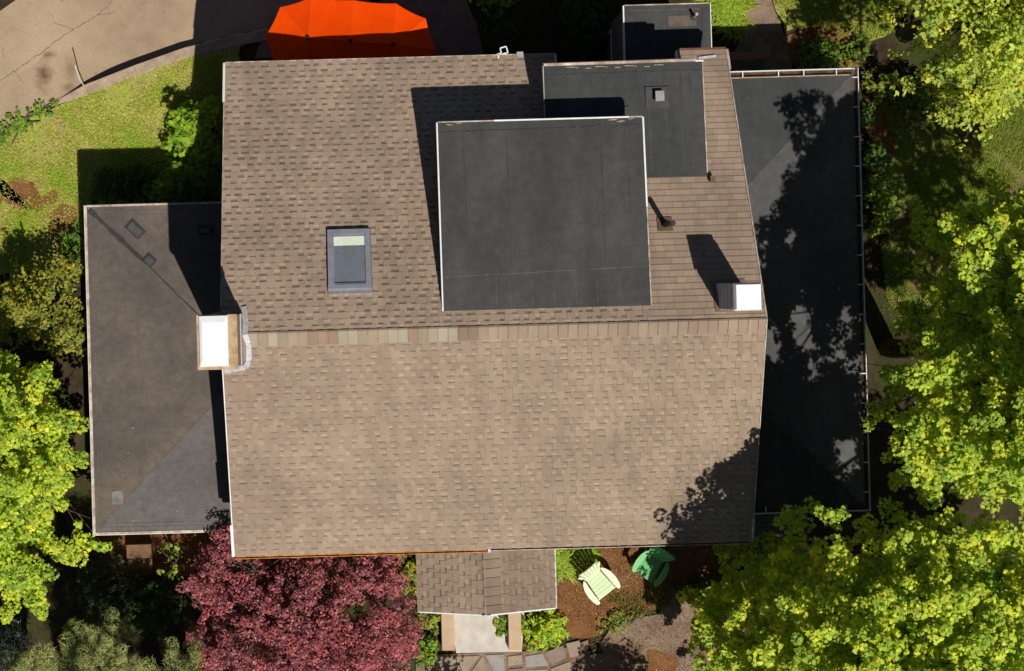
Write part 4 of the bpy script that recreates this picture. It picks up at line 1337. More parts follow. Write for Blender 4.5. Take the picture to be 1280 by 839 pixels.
def spray_plant(name, label, cat, px, zedge, H, trunk_px, colour, group=None, spacing=0.5, slen=1.2, swid=0.35, lobe_r=0.15, lobe_gap=0.16,
                nleaf=14, leaf=0.10, asp=0.75, layers=((0, 1.0),), rise=2.2, mat='leaf', var=0.22, up=1.4, hue=0.38, lump=0.35, trunk_r=0.16,
                fan=0.6, droop=0.25, zpx=None, flower=None, branches=14, seed=1, foliage='foliage', zones=(), edge_thin=0.0, finger=0.0, gaps=()):
    """crown of leafy sprays that reach outwards; each spray is a row of leaf clusters along a twig"""
    global RNG
    RNG = np.random.default_rng(seed)
    zones = [(px, zedge, H, zedge if zpx is None else zpx, rise, 1.0)] + list(zones)
    tx, ty, _ = at(trunk_px[0], trunk_px[1], zedge)
    root = thing(name, label, cat, (tx, ty, 0), group)
    lobes, lobecol, bases = [], [], []
    polys = []
    for zpx_, zedge_, H_, zq_, rise_, zd_ in zones:
      poly = np.array(pl(zpx_, zq_)); polys.append(poly)
      for dz_, dens in layers:
          T = spread(poly, spacing / math.sqrt(dens * zd_))
          if len(T) < 3:
              T = scatter(poly, 3)
          d = edge_dist(T, poly)
          if dz_ > 0 and edge_thin > 0:
              kp = RNG.random(len(T)) < 0.25 + d / edge_thin
              T, d = T[kp], d[kp]
          f = 1 - (1 - np.clip(d / rise_, 0, 1)) ** 2
          z = zedge_ + (H_ - zedge_) * f - dz_ * (0.6 + 0.8 * RNG.random(len(T)))
          ph = RNG.uniform(0, 6.28, 4)
          z = z + lump * (np.sin(T[:, 0] * 1.9 + ph[0]) * np.sin(T[:, 1] * 1.7 + ph[1]) + 0.6 * np.sin(T[:, 0] * 4.1 + ph[2]) * np.sin(T[:, 1] * 3.7 + ph[3]))
          z = np.maximum(z, 0.12)
          out = T - np.array([[tx, ty]])
          a = np.arctan2(out[:, 1], out[:, 0]) + RNG.normal(0, fan, len(T))
          dirs = np.stack([np.cos(a), np.sin(a)], 1)
          ln = slen * RNG.uniform(0.6, 1.25, len(T))
          nk = max(2, int(slen / lobe_gap))
          for k in range(nk):
              s = k / (nk - 1)
              wv = swid * (0.15 + 0.85 * s ** 0.7)
              for sd in ((0,) if k == 0 else (-1, 1)):
                  off = sd * wv * RNG.uniform(0.25, 1.0, len(T))
                  q = T - dirs * (ln * s)[:, None] + np.stack([-dirs[:, 1], dirs[:, 0]], 1) * off[:, None]
                  zz = z - droop * (1 - s) ** 2 * slen - np.abs(off) * 0.25 + RNG.normal(0, 0.05 * slen, len(T))
                  lobes.append(np.column_stack([q, zz]))
                  lobecol.append(np.column_stack([RNG.normal(0, 1, len(T)), np.full(len(T), s)]))
          bases.append(np.column_stack([T - dirs * ln[:, None], z]))
          bases.append(np.column_stack([T - dirs * (ln * 0.12)[:, None], z - droop * 0.8 * slen]))
    Lb = np.concatenate(lobes); Lc = np.concatenate(lobecol)
    ok = RNG.random(len(Lb)) < (0.05 if finger else 0.15)
    for poly in polys:
        ok |= inside(Lb[:, :2], fingered(poly, finger, seed) if finger else rag_np(poly))
    # clusters cut out along sun rays to throw lit spots on the roof
    for gx_, gy_, grx, gry in gaps:
        wx_, wy_, _ = at(gx_, gy_, 3.0)
        hz = Lb[:, 2] - 3.0
        dx_ = (Lb[:, 0] - 0.24 * hz - wx_) / grx; dy_ = (Lb[:, 1] + 0.53 * hz - wy_) / gry
        ok &= ~((dx_ ** 2 + dy_ ** 2 < RNG.uniform(0.5, 1.3, len(Lb))) & (RNG.random(len(Lb)) < 0.93))
    Lb, Lc = Lb[ok], Lc[ok]
    Lb[:, 2] = np.maximum(Lb[:, 2], 0.08)
    m = len(Lb)
    rr_ = lobe_r * RNG.uniform(0.65, 1.3, m)
    idx = np.repeat(np.arange(m), nleaf)
    sph = unit(RNG.normal(size=(len(idx), 3)))
    rad = rr_[idx] * RNG.uniform(0.4, 1.0, len(idx)) ** 0.6
    c = Lb[idx] + sph * rad[:, None] * np.array([1, 1, 0.75])
    n = sph * 0.8 + np.array([0, 0, up]) + RNG.normal(0, 0.35, (len(idx), 3))
    Ls = leaf * RNG.uniform(0.5, 1.5, len(idx))
    base_c = np.array(colour)
    tone = np.exp(RNG.normal(0, var, len(idx)) + 0.5 * var * Lc[idx, 0])
    col = base_c[None] * tone[:, None]
    hshift = hue * (0.6 * Lc[idx, 0] + 0.6 * RNG.normal(0, 1, len(idx)))
    col[:, 0] *= np.exp(0.35 * hshift); col[:, 2] *= np.exp(-0.4 * hshift)
    leaves(foliage, c, n, Ls, Ls * asp, np.clip(col, 0.002, 0.9), M[mat], root)
    if flower:
        fc, fn, fs = flower
        q = RNG.integers(0, m, fn)
        s2 = unit(RNG.normal(size=(fn * 4, 3)) + np.array([0, 0, 1.2]))
        cc = Lb[np.repeat(q, 4)] + s2 * lobe_r * 1.25
        leaves('blossom', cc, s2, np.full(fn * 4, fs), np.full(fn * 4, fs * 0.8), np.tile(np.array(fc), (fn * 4, 1)), M['leaf'], root)
    # trunk, limbs and twigs
    mb = MB()
    hub = Vector((tx, ty, max(0.25 * H, zedge * 0.55)))
    if trunk_r > 0:
        mb.tube([(tx, ty, -0.1), (tx + 0.05, ty, hub.z * 0.5), tuple(hub)], [trunk_r * 1.3, trunk_r, trunk_r * 0.85], M['bark'], 9)
    B = np.concatenate(bases)
    limb_ends = B[RNG.choice(len(B), min(branches, len(B)), replace=False)]
    limbs = []
    for e_ in limb_ends:
        e_ = Vector(e_); mid = hub.lerp(e_, 0.5) + Vector((0, 0, 0.12 * H * (1 if H > 3 else 0.3)))
        if mid.z > e_.z - 0.05: mid.z = max(hub.z, e_.z - 0.2)
        pts = [hub, mid, e_]
        mb.tube([tuple(p) for p in pts], [trunk_r * 0.5 + 0.01, trunk_r * 0.3 + 0.008, 0.008], M['bark'], 6, cap=False)
        limbs += [hub.lerp(mid, 0.6), mid, mid.lerp(e_, 0.5)]
    LA = np.array([tuple(p) for p in limbs])
    step = max(1, len(B) // 260)
    for b_ in B[::step]:
        j = np.argmin(((LA - b_) ** 2).sum(1))
        mb.tube([tuple(LA[j]), tuple((LA[j] + b_) / 2 - np.array([0, 0, 0.03])), tuple(b_)], [0.014 + trunk_r * 0.06, 0.010 + trunk_r * 0.03, 0.005], M['bark'], 4, cap=False)
    mb.build('trunk' if trunk_r >= 0.07 else 'stem', root, smooth=True)
    return root

def fingered(poly, amp, seed):
    """outline with deep notches between the branch tips"""
    r = random.Random(seed)
    c = np.mean(poly, 0)
    q = rag([tuple(p) for p in poly], 0.05, 0.34, seed)
    out = []
    for k, p in enumerate(q):
        p = np.array(p); d = c - p; d = d / (np.linalg.norm(d) + 1e-6)
        out.append(p + d * (amp * r.uniform(0.35, 1.0) if k % 2 else -r.uniform(0, 0.12)))
    return np.array(out)

def rag_np(poly):
    return np.array(rag([tuple(p) for p in poly], 0.12, 0.3, 3))

YG = (0.50, 0.61, 0.058)
GAPS = ((1000, 400, 0.35, 0.8), (1058, 572, 0.42, 0.6), (985, 300, 0.2, 0.3), (1012, 470, 0.16, 0.3), (968, 440, 0.2, 0.35), (1030, 330, 0.10, 0.2), (972, 520, 0.12, 0.2), (905, 575, 0.25, 0.2), (880, 540, 0.3, 0.15), (860, 600, 0.35, 0.14), (900, 610, 0.15, 0.12))  # roof spots meant to be sunlit; the crowns are opened for them
LAY = ((0, 0.78), (0.5, 0.9), (1.1, 0.9), (2.0, 0.7))
MAPLE = dict(spacing=0.44, slen=1.25, swid=0.30, lobe_r=0.155, nleaf=36, leaf=0.080, asp=0.8, layers=LAY, edge_thin=0.4, finger=0.75, lump=0.5, up=2.0, var=0.26, trunk_r=0.2, branches=20)
# tall yellow green maples east and south-east
A_PX = [(x + 13, y - 6) for x, y in [(1163, 279), (1184, 250), (1205, 285), (1226, 217), (1245, 250), (1268, 228), (1295, 212), (1360, 260), (1390, 380), (1390, 560), (1350, 640), (1280, 668), (1200, 655), (1135, 640), (1108, 605), (1118, 570), (1104, 545), (1128, 520), (1120, 500),
        (1084, 462), (1112, 448), (1148, 430), (1146, 396), (1160, 382), (1166, 356), (1200, 350), (1171, 323), (1182, 300)]]
spray_plant('maple_tree', 'tall yellow green maple whose crown overhangs the east wing gutter', 'tree', A_PX, 8.3, 11.4, (1310, 460), YG, 'yellow green maples around the house',
            rise=2.6, seed=3, zpx=8.7, gaps=GAPS, zones=[([(1370, 215), (1560, 260), (1580, 420), (1560, 620), (1370, 640), (1390, 420)], 7.5, 9.0, 7.8, 2.0, 0.35)], **MAPLE)
B_PX = [(1046, 617), (1062, 650), (1085, 690), (1110, 640), (1180, 632), (1290, 660), (1380, 760), (1360, 940), (1200, 1030), (1020, 1000), (950, 930), (922, 860), (938, 800), (952, 770), (978, 730), (996, 676), (1012, 690), (1016, 638), (1030, 650)]
B_LOW = [(884, 784), (905, 765), (945, 745), (930, 702), (946, 697), (972, 712), (1000, 690), (1030, 740), (1020, 860), (960, 960), (905, 930), (890, 850), (897, 815)]
spray_plant('maple_tree', 'spreading yellow green maple covering the ground beyond the grey deck', 'tree', B_PX, 8.6, 11.0, (1150, 850), YG, 'yellow green maples around the house',
            rise=3.0, seed=4, zpx=8.8, gaps=GAPS, zones=[(B_LOW, 3.6, 5.2, 4.4, 1.8, 1.0), ([(1190, 720), (1400, 700), (1480, 1000), (1200, 1040)], 5.6, 7.0, 6.0, 1.5, 0.9)], **dict(MAPLE, finger=1.25))  # last zone: low foliage added to shade the ground east of the wing
C_PX = [(1138, -60), (1142, 5), (1150, 42), (1176, 62), (1162, 100), (1192, 112), (1204, 150), (1222, 172), (1246, 168), (1262, 138), (1290, 130), (1380, 120), (1400, -80), (1250, -160), (1160, -120)]
spray_plant('ash_tree', 'paler finely leaved green tree north of the lawn shade', 'tree', C_PX, 6.0, 8.6, (1270, -20), (0.50, 0.58, 0.085),
            spacing=0.38, slen=0.9, swid=0.34, lobe_r=0.17, nleaf=18, leaf=0.10, asp=0.6, layers=((0, 1.0), (0.5, 0.9), (1.2, 0.7)), rise=2.4, trunk_r=0.18, branches=16, seed=5, zpx=6.4, finger=0.5, up=1.8)
D_PX = [(x - 11, y) for x, y in [(-120, 440), (0, 434), (35, 442), (58, 462), (72, 486), (70, 515), (104, 520), (106, 545), (86, 566), (95, 598), (98, 636), (70, 668), (62, 690), (92, 706), (118, 712), (96, 742), (72, 740), (58, 790), (30, 768), (12, 782), (0, 800), (-120, 780), (-160, 600)]]
spray_plant('maple_tree', 'bright yellow green maple west of the dusty brown wing roof', 'tree', D_PX, 4.6, 6.6, (-60, 600), (0.48, 0.60, 0.055), 'yellow green maples around the house',
            rise=2.0, seed=6, zpx=5.0, **dict(MAPLE, slen=1.1, leaf=0.078, trunk_r=0.14, edge_thin=0.3, finger=0.6))
# red maple
G_PX = [(240, 706), (252, 682), (272, 668), (292, 672), (300, 690), (420, 686), (505, 690), (506, 722), (520, 752), (535, 792), (528, 830), (500, 880), (400, 940), (290, 930), (230, 860), (226, 805), (240, 790), (246, 762), (224, 748), (222, 734)]
spray_plant('red_maple_tree', 'dark red leaved ornamental maple in front of the south eave', 'tree', G_PX, 3.2, 4.5, (380, 800), (0.33, 0.088, 0.095),
            spacing=0.30, slen=0.55, swid=0.24, lobe_r=0.115, lobe_gap=0.12, nleaf=40, leaf=0.050, asp=0.7, layers=((0, 0.5), (0.4, 0.7), (0.9, 0.8)), finger=0.3, rise=1.1, zones=[([(238, 694), (262, 666), (288, 662), (293, 700), (262, 730)], 3.9, 4.5, 4.1, 0.5, 1.0)], mat='redleaf', trunk_r=0.10, branches=22, seed=7, zpx=3.4, lump=0.42, hue=0.25, var=0.24, droop=0.35)
# pines in the south-west corner
def pine(px, z0, H, tr, label, seed):
    spray_plant('pine_tree', label, 'tree', px, z0, H, tr, (0.36, 0.39, 0.125), 'soft needled pines in the corner', spacing=0.36, slen=0.85, swid=0.20, lobe_r=0.17, lobe_gap=0.13,
                nleaf=110, leaf=0.12, asp=0.075, layers=((0, 1.0), (0.7, 0.7)), rise=1.4, mat='needle', trunk_r=0.12, seed=seed, up=0.7, var=0.14, fan=0.4, lump=0.2, hue=0.1, zpx=z0 + 0.5, foliage='needles')
pine([(-60, 815), (-20, 806), (8, 812), (14, 830), (30, 803), (48, 800), (66, 815), (70, 860), (40, 960), (-60, 960)], 4.4, 6.0, (0, 985), 'paler soft needled pine at the extreme corner, beside the white blossom', 8)
pine([(70, 815), (76, 788), (92, 785), (108, 800), (122, 795), (128, 772), (138, 798), (150, 812), (158, 838), (200, 1000), (230, 1100), (80, 1100), (60, 960), (66, 870)], 4.4, 6.0, (125, 1030), 'soft needled olive pine with a long tip pointing at the wooden bin', 9)
pine([(158, 835), (182, 822), (190, 828), (200, 806), (210, 804), (216, 826), (236, 816), (252, 822), (258, 850), (300, 960), (340, 1100), (230, 1120), (180, 950)], 3.6, 4.8, (240, 1040), 'lower soft needled pine touching the red maple', 10)

def shrub(label, px, H, col, leaf=0.08, seed=1, name='shrub', group=None, z0=0.25, asp=0.6, nleaf=14, spacing=0.22, **kw):
    cx = sum(p[0] for p in px) / len(px); cy = sum(p[1] for p in px) / len(px)
    col = tuple(v * 1.45 for v in col)
    a = dict(spacing=spacing, slen=0.34, swid=0.16, lobe_r=0.11, lobe_gap=0.13, nleaf=nleaf, leaf=leaf, asp=asp, layers=((0, 1.0), (0.2, 0.8)), rise=0.6, trunk_r=0.03, branches=8, seed=seed, lump=0.10, droop=0.2, zpx=H * 0.6)
    a.update(kw)
    return spray_plant(name, label, 'shrub', px, min(z0, H * 0.5), H, (cx, cy), col, group, **a)
GW = 'shrubs and bushes around the house'
shrub('large olive green shrub against the west wing roof edge', [(12, 330), (38, 312), (60, 322), (78, 312), (104, 330), (106, 440), (80, 452), (52, 444), (30, 430), (0, 436), (-40, 420), (-45, 360), (-10, 345)], 2.6, (0.23, 0.24, 0.032), 0.09, 21, group=GW, z0=1.3, lobe_r=0.15, slen=0.5, spacing=0.34, rise=1.1, lump=0.5, finger=0.35, layers=((0, 1.0), (0.35, 0.9), (0.8, 0.7)), nleaf=15)
shrub('bright spiky green bush by the north west corner of the dusty wing', [(80, 290), (92, 278), (104, 284), (106, 326), (88, 332), (76, 318)], 0.9, (0.13, 0.24, 0.03), 0.14, 22, group=GW, asp=0.25)
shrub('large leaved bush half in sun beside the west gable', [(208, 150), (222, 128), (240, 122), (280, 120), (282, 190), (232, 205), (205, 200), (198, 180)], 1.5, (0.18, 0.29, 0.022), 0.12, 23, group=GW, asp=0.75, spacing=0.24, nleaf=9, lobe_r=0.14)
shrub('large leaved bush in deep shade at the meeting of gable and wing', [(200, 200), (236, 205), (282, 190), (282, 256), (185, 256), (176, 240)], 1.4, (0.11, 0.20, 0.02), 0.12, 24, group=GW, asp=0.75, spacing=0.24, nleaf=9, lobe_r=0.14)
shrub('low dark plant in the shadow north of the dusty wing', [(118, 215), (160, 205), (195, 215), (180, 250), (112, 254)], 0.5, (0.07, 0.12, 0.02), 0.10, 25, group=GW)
shrub('leafy green edging plant at the low end of the retaining wall', [(-20, 172), (20, 150), (52, 126), (66, 124), (72, 134), (40, 152), (10, 172), (-15, 186)], 0.2, (0.16, 0.25, 0.03), 0.09, 26, group=GW, z0=0.1)
shrub('bright clipped bush at the top beside the brown patio', [(578, -30), (640, -40), (646, 2), (628, 14), (600, 12), (584, 2)], 0.9, (0.17, 0.26, 0.025), 0.08, 27, group=GW)
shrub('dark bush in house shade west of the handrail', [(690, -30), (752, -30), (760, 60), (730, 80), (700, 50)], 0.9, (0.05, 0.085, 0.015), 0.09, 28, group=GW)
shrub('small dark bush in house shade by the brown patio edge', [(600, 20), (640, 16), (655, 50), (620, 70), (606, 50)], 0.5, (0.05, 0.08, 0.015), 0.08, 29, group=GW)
shrub('bright green feathery bush north of the east wing gutter', [(1004, 70), (1014, 46), (1032, 38), (1052, 50), (1058, 82), (1030, 92), (1008, 86)], 1.1, (0.13, 0.24, 0.025), 0.12, 30, group=GW, asp=0.3)
shrub('small green bush at the north east corner of the gutter', [(1062, 58), (1074, 44), (1090, 52), (1088, 76), (1066, 80)], 0.8, (0.13, 0.19, 0.025), 0.10, 31, group=GW)
shrub('dim olive bush just beyond the north east gutter corner', [(1082, 92), (1100, 84), (1128, 90), (1135, 118), (1112, 130), (1090, 122)], 1.0, (0.19, 0.23, 0.03), 0.09, 32, group=GW)
shrub('small dark bush close to the east gutter above the reddish soil', [(1078, 128), (1094, 124), (1098, 150), (1080, 160)], 0.7, (0.09, 0.16, 0.022), 0.09, 33, group=GW)
shrub('dark bush against the east gutter below the reddish soil', [(1080, 178), (1104, 176), (1116, 196), (1108, 214), (1082, 216)], 0.9, (0.09, 0.16, 0.022), 0.09, 34, group=GW)
shrub('rounded mid green bush beside the east gutter', [(1082, 216), (1108, 208), (1130, 224), (1134, 250), (1118, 284), (1094, 298), (1084, 280)], 1.5, (0.21, 0.28, 0.03), 0.09, 35, group=GW, rise=0.8)
shrub('shaded bush beneath the paler finely leaved tree', [(1120, 90), (1160, 80), (1185, 110), (1180, 150), (1140, 150), (1118, 130)], 1.2, (0.15, 0.19, 0.025), 0.09, 36, group=GW)
shrub('bright leafy shrub right of the front walk wall', [(656, 775), (672, 758), (698, 760), (716, 790), (704, 806), (676, 812), (656, 818)], 0.7, (0.33, 0.42, 0.035), 0.15, 37, group=GW, asp=0.3)
shrub('yellow green bush between the red maple and the porch roof', [(492, 690), (524, 684), (526, 745), (508, 748), (496, 720)], 1.2, (0.24, 0.28, 0.035), 0.09, 38, group=GW)
shrub('small yellow green bush left of the front walk wall', [(520, 762), (550, 760), (552, 792), (534, 800), (520, 785)], 0.7, (0.25, 0.29, 0.04), 0.08, 39, group=GW)
shrub('little bright plant with a red bloom by the front walk', [(524, 808), (540, 796), (550, 806), (548, 830), (528, 832)], 0.5, (0.17, 0.27, 0.03), 0.10, 40, group=GW, flower=((0.5, 0.03, 0.06), 2, 0.05))
shrub('small green plant growing through the pale walk slab', [(621, 772), (636, 768), (638, 796), (626, 800), (618, 788)], 0.35, (0.17, 0.25, 0.03), 0.07, 41, group=GW, z0=0.15, spacing=0.16, lobe_r=0.08, slen=0.2)
shrub('tall shaded evergreen shrub between the bin and the pines', [(150, 725), (185, 718), (222, 730), (220, 780), (190, 796), (155, 786), (142, 755)], 1.8, (0.045, 0.085, 0.016), 0.10, 42, group=GW, z0=0.8, rise=0.9)
shrub('dusky shrub below the south west corner of the dusty wing', [(96, 690), (130, 682), (156, 700), (150, 740), (128, 790), (100, 770), (92, 730)], 1.6, (0.055, 0.075, 0.018), 0.09, 43, group=GW, z0=0.8, rise=0.9)
shrub('spindly sapling with pale yellow green leaves near the red maple', [(196, 690), (212, 682), (228, 688), (226, 712), (222, 750), (212, 752), (214, 720), (200, 704)], 2.4, (0.18, 0.25, 0.03), 0.10, 44, group=GW, z0=1.9, nleaf=5, spacing=0.30, asp=0.7)
shrub('white flowering shrub at the left border above the pines', [(-10, 780), (20, 775), (48, 790), (52, 806), (40, 838), (0, 838), (-15, 815)], 2.2, (0.03, 0.045, 0.02), 0.05, 45, group=GW, z0=1.4, flower=((0.55, 0.62, 0.70), 420, 0.035), nleaf=8)
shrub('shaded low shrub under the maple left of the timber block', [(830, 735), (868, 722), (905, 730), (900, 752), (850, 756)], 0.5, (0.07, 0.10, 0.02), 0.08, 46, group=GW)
shrub('patch of yellow green weeds between the mulch and the trodden path', [(742, 782), (768, 768), (792, 760), (806, 768), (780, 782), (752, 794)], 0.22, (0.20, 0.23, 0.04), 0.06, 47, group=GW, z0=0.08, spacing=0.2, lobe_r=0.08)
# a small tree just south of the picture: its shadow reaches the trodden path
spray_plant('garden_tree', 'small round tree south of the trodden path, its shadow lying there', 'tree', [(795, 955), (825, 930), (865, 932), (890, 960), (905, 1000), (880, 1060), (820, 1065), (785, 1010)], 3.0, 4.6, (845, 995), (0.10, 0.15, 0.02),
            spacing=0.4, slen=0.7, swid=0.3, lobe_r=0.15, nleaf=18, leaf=0.09, rise=1.2, layers=((0, 1.0), (0.4, 0.8), (0.9, 0.7)), trunk_r=0.08, seed=48, finger=0.3)
spray_plant('garden_tree', 'slender little tree south of the flagstones, its shadow touching the walk', 'tree', [(565, 935), (590, 915), (620, 925), (632, 960), (610, 990), (575, 985)], 2.6, 3.4, (600, 955), (0.10, 0.15, 0.02),
            spacing=0.35, slen=0.5, swid=0.25, lobe_r=0.13, nleaf=12, leaf=0.08, rise=0.8, trunk_r=0.07, seed=50, finger=0.25)

spray_plant('tall_thin_tree', 'tall thinly leaved tree north of the house, mirrored in the skylight glass', 'tree', [(330, -560), (420, -520), (560, -560), (600, -720), (540, -900), (380, -920), (300, -760)], 13.0, 23.0, (470, -760), (0.03, 0.042, 0.010),
            spacing=0.62, slen=1.3, swid=0.25, lobe_r=0.12, lobe_gap=0.24, nleaf=4, leaf=0.11, rise=2.6, layers=((0, 1.0), (1.5, 0.8), (3.0, 0.6)), trunk_r=0.2, branches=80, seed=49, zpx=14.0)

def blades(name, label, px, n, length, width, col, seed, spread_r=0.05, clumps=5, cat='plant', group=None, var=0.2):
    """arching strap leaves growing in clumps"""
    rng = np.random.default_rng(seed)
    global RNG
    RNG = rng
    poly = pl(px, 0.2)
    C = scatter(poly, clumps)
    cx, cy = C.mean(0)
    root = thing(name, label, cat, (cx, cy, 0), group)
    idx = rng.integers(0, clumps, n)
    a = rng.uniform(0, 2 * math.pi, n)
    d = np.column_stack([np.cos(a), np.sin(a)])
    b = C[idx] + rng.normal(0, spread_r, (n, 2))
    L = length * rng.uniform(0.6, 1.25, n)
    seg = 4
    vs = []
    side = np.column_stack([-d[:, 1], d[:, 0], np.zeros(n)])
    lean = rng.uniform(0.5, 1.0, n)
    def pt(t):
        r_ = L * lean * t
        z = L * (0.95 * t - 0.85 * t * t) * (1.25 - 0.5 * lean) + 0.02
        return np.column_stack([b + d * r_[:, None], z])
    for k in range(seg):
        t0, t1 = k / seg, (k + 1) / seg
        w0 = width * (1 - t0 ** 2) * 0.5 + 0.002; w1 = width * (1 - t1 ** 2) * 0.5 + 0.001
        p0, p1 = pt(t0), pt(t1)
        vs.append(np.stack([p0 - side * w0, p0 + side * w0, p1 + side * w1, p1 - side * w1], 1))
    v = np.concatenate(vs)
    tone = np.exp(rng.normal(0, var, n))
    col = np.tile(np.array(col)[None] * tone[:, None], (seg, 1))
    o = quads('leaf_blades', v, col, M['leaf'], root)
    o['kind'] = 'stuff'
    return root
blades('daylily', 'strappy bright green daylilies in the corner right of the porch roof', [(696, 684), (742, 682), (738, 700), (712, 716), (696, 716)], 520, 0.42, 0.03, (0.36, 0.48, 0.035), 51, 0.08, 10)
blades('daylily', 'strappy bright green daylilies between the annex and the north path', [(890, -30), (922, -30), (930, 20), (926, 42), (905, 38), (890, 10)], 1100, 0.42, 0.032, (0.34, 0.45, 0.035), 52, 0.10, 26)

def grass(name, px, n, h, cols, seed, label, holes=(), z=0.012, clump=0.5, kind='stuff', cat='grass'):
    rng = np.random.default_rng(seed)
    global RNG
    RNG = rng
    P = scatter(pl(px), n)
    X_, Y_ = P[:, 0] + 0.35 * np.sin(P[:, 1] * 2.3 + seed), P[:, 1] + 0.35 * np.sin(P[:, 0] * 1.9)
    f = 0.8 * np.sin(X_ * 1.6 + seed) * np.sin(Y_ * 1.9 + 1) + 0.6 * np.sin(X_ * 4.3 + Y_ * 1.5) * np.sin(Y_ * 3.9 + seed) + 0.4 * np.sin(X_ * 8.7) * np.sin(Y_ * 9.1 - X_ * 3) + rng.normal(0, 0.35, len(P))
    keep = f > -clump
    for hpx in holes:
        keep &= ~inside(P, rag_np(np.array(pl(hpx)))) | (rng.random(len(P)) < 0.22)
    P = P[keep]; f = f[keep]; k = len(P)
    a = rng.uniform(0, 6.283, k); lean = rng.uniform(0.2, 1.1, k)
    H_ = h * rng.uniform(0.5, 1.4, k)
    d = np.column_stack([np.cos(a) * lean, np.sin(a) * lean, np.ones(k)])
    s = np.column_stack([-np.sin(a), np.cos(a), np.zeros(k)]) * (0.006 + 0.007 * rng.random(k))[:, None]
    b = np.column_stack([P, np.full(k, z)])
    tip = b + d * H_[:, None]
    v = np.stack([b - s, b + s, tip + s * 0.3, tip - s * 0.3], 1)
    cols = np.array(cols)
    ci = np.clip((f * 0.55 + 0.47 + rng.normal(0, 0.12, k)) * (len(cols) - 1), 0, len(cols) - 1.001)
    c0 = ci.astype(int); fr = (ci - c0)[:, None]
    col = (cols[c0] * (1 - fr) + cols[np.minimum(c0 + 1, len(cols) - 1)] * fr) * np.exp(rng.normal(0, 0.13, k))[:, None]
    o = quads(name, v, col, M['grass'])
    tag(o, label, cat, None, kind)
LAWN_PX = [(-60, 212), (0, 172), (40, 148), (72, 136), (110, 118), (168, 95), (232, 74), (278, 66), (278, 215), (205, 205), (200, 252), (104, 253), (100, 330), (-60, 335)]
S1 = [(-10, 232), (28, 222), (50, 238), (72, 232), (70, 250), (48, 262), (20, 258), (-5, 262)]
S2 = [(64, 268), (80, 256), (104, 246), (108, 330), (70, 335), (72, 312), (56, 300)]
GC = [(0.58, 0.44, 0.24), (0.60, 0.50, 0.20), (0.58, 0.57, 0.15), (0.52, 0.58, 0.09), (0.40, 0.54, 0.06)]
grass('grass', LAWN_PX, 95000, 0.05, GC, 61, 'weedy yellow green grass between the driveway and the house', (S1, S2), clump=0.22)
grass('grass', [(960, -70), (965, 0), (985, 36), (1012, 34), (1040, 38), (1062, 58), (1090, 50), (1120, 40), (1150, -70)], 26000, 0.05, [(0.44, 0.40, 0.11), (0.38, 0.44, 0.07), (0.33, 0.44, 0.05)], 62, 'short lawn grass north of the east wing')
grass('grass', [(1095, 125), (1290, 90), (1300, 420), (1180, 420), (1110, 400), (1100, 300), (1135, 280), (1132, 215)], 60000, 0.07, [(0.34, 0.25, 0.10), (0.33, 0.38, 0.06), (0.28, 0.40, 0.05)], 63, 'thin shaded grass under the trees east of the house', clump=0.3)
grass('ground_cover', [(760, 745), (850, 725), (905, 715), (905, 735), (850, 752), (800, 772), (765, 780)], 3500, 0.08, [(0.20, 0.18, 0.06), (0.20, 0.24, 0.04)], 64, 'straggling weeds along the edge of the trodden path', clump=-0.1)

def chips(name, px, n, cols, seed, label, size=0.035):
    rng = np.random.default_rng(seed)
    global RNG
    RNG = rng
    P = scatter(pl(px), n)
    c = np.column_stack([P, 0.02 + 0.012 * rng.random(n)])
    nn = rng.normal(0, 0.35, (n, 3)) + np.array([0, 0, 1])
    L = size * rng.uniform(0.4, 1.5, n)
    cols = np.array(cols)[rng.integers(0, len(cols), n)] * np.exp(rng.normal(0, 0.3, n))[:, None]
    o = leaves(name, c, nn, L, L * 0.45, np.clip(cols, 0, 0.8), M['chip'])
    tag(o, label, 'mulch', None, 'stuff')
chips('mulch_chips', [(690, 690), (925, 668), (915, 705), (850, 745), (800, 768), (745, 788), (712, 770), (690, 740)], 9000, [(0.20, 0.09, 0.035), (0.28, 0.14, 0.06), (0.13, 0.06, 0.025), (0.34, 0.21, 0.11)], 71, 'loose brown bark chips around the two garden chairs')
chips('mulch_chips', [(735, 800), (800, 768), (905, 725), (935, 735), (935, 870), (735, 870)], 4200, [(0.16, 0.085, 0.045), (0.24, 0.15, 0.09), (0.10, 0.055, 0.03), (0.32, 0.23, 0.15)], 74, 'bark bits and dry leaves trodden into the dirt path by the maple')
grass('ground_cover', [(738, 800), (775, 790), (800, 800), (806, 870), (740, 870)], 1500, 0.07, [(0.26, 0.20, 0.08), (0.22, 0.27, 0.05)], 65, 'scattered weeds where the flagstones meet the trodden path', clump=-0.2)
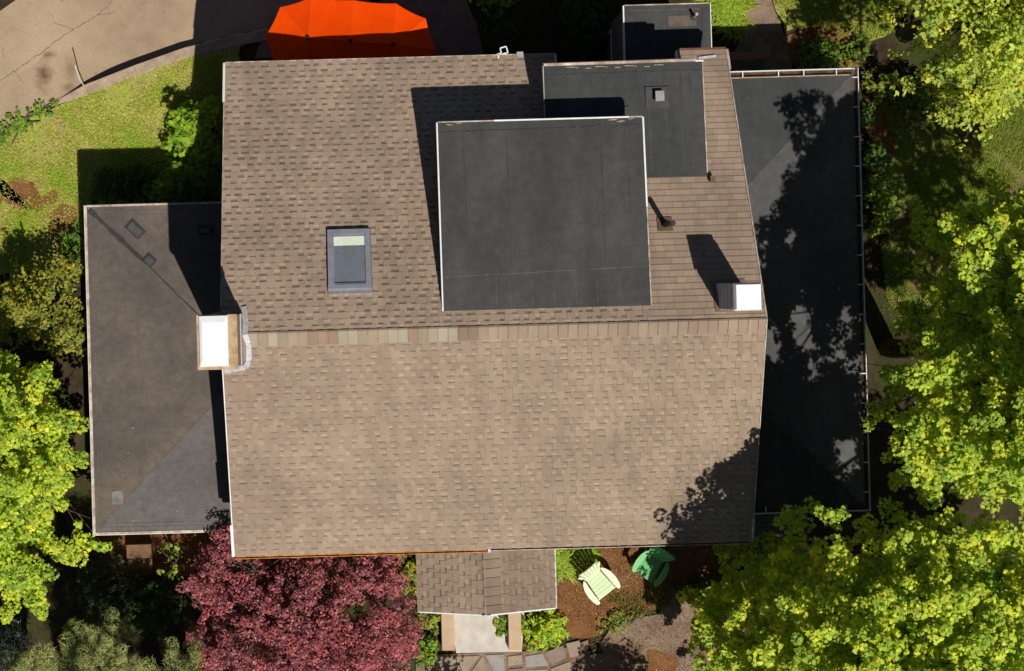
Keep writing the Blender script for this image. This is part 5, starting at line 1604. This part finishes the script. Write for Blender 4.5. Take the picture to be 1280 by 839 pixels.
chips('fallen_leaves', [(-60, 215), (100, 130), (275, 90), (275, 250), (105, 330), (-60, 335)], 2500, [(0.22, 0.12, 0.05), (0.34, 0.26, 0.15), (0.14, 0.07, 0.03)], 72, 'dry fallen leaves scattered over the weedy grass', 0.05)
chips('fallen_leaves', [(1084, 100), (1280, 100), (1280, 420), (1090, 420)], 2500, [(0.20, 0.10, 0.05), (0.28, 0.19, 0.10), (0.12, 0.06, 0.03)], 73, 'dry fallen leaves under the trees east of the wing', 0.05)

# ------------------------------------------------------------------ light, sky, camera
SUN_V = Vector((0.24, -0.53, 1.0)).normalized()
elev = math.asin(SUN_V.z)
az_ = math.atan2(SUN_V.x, SUN_V.y)              # clockwise from +Y
w = bpy.data.worlds.new('World'); SC.world = w
w.use_nodes = True
nt = w.node_tree
bg = nt.nodes['Background']
st_ = nt.nodes.new('ShaderNodeTexSky')
st_.sky_type = 'NISHITA'
st_.sun_disc = False
st_.sun_elevation = elev
st_.sun_rotation = az_
st_.air_density = 0.5; st_.dust_density = 0.5; st_.ozone_density = 0.3
nt.links.new(st_.outputs[0], bg.inputs[0])
bg.inputs[1].default_value = 0.05
sl = bpy.data.lights.new('sun', 'SUN')
sl.energy = 4.6; sl.angle = math.radians(0.5); sl.color = (1.0, 0.955, 0.88)
so = bpy.data.objects.new('sun', sl); COL.objects.link(so)
so.location = SUN_V * 60
so.rotation_euler = SUN_V.to_track_quat('Z', 'Y').to_euler()

cam = bpy.data.cameras.new('camera')
cam.sensor_width = 36.0
cam.sensor_fit = 'HORIZONTAL'
cam.lens = FPX / 1280 * 36.0
cam.shift_x = (640 - NX) / 1280
cam.shift_y = -(419.5 - NY) / 1280
cam.clip_start = 0.1; cam.clip_end = 2000
co = bpy.data.objects.new('camera', cam); COL.objects.link(co)
co.location = (0, 0, HC)
co.rotation_euler = (0, 0, -ROLL)
SC.camera = co
SC.view_settings.view_transform = 'Standard'
SC.view_settings.look = 'None'
SC.view_settings.exposure = 0.0
SC.view_settings.gamma = 1.0
SC.cycles.max_bounces = 6
SC.cycles.transparent_max_bounces = 4
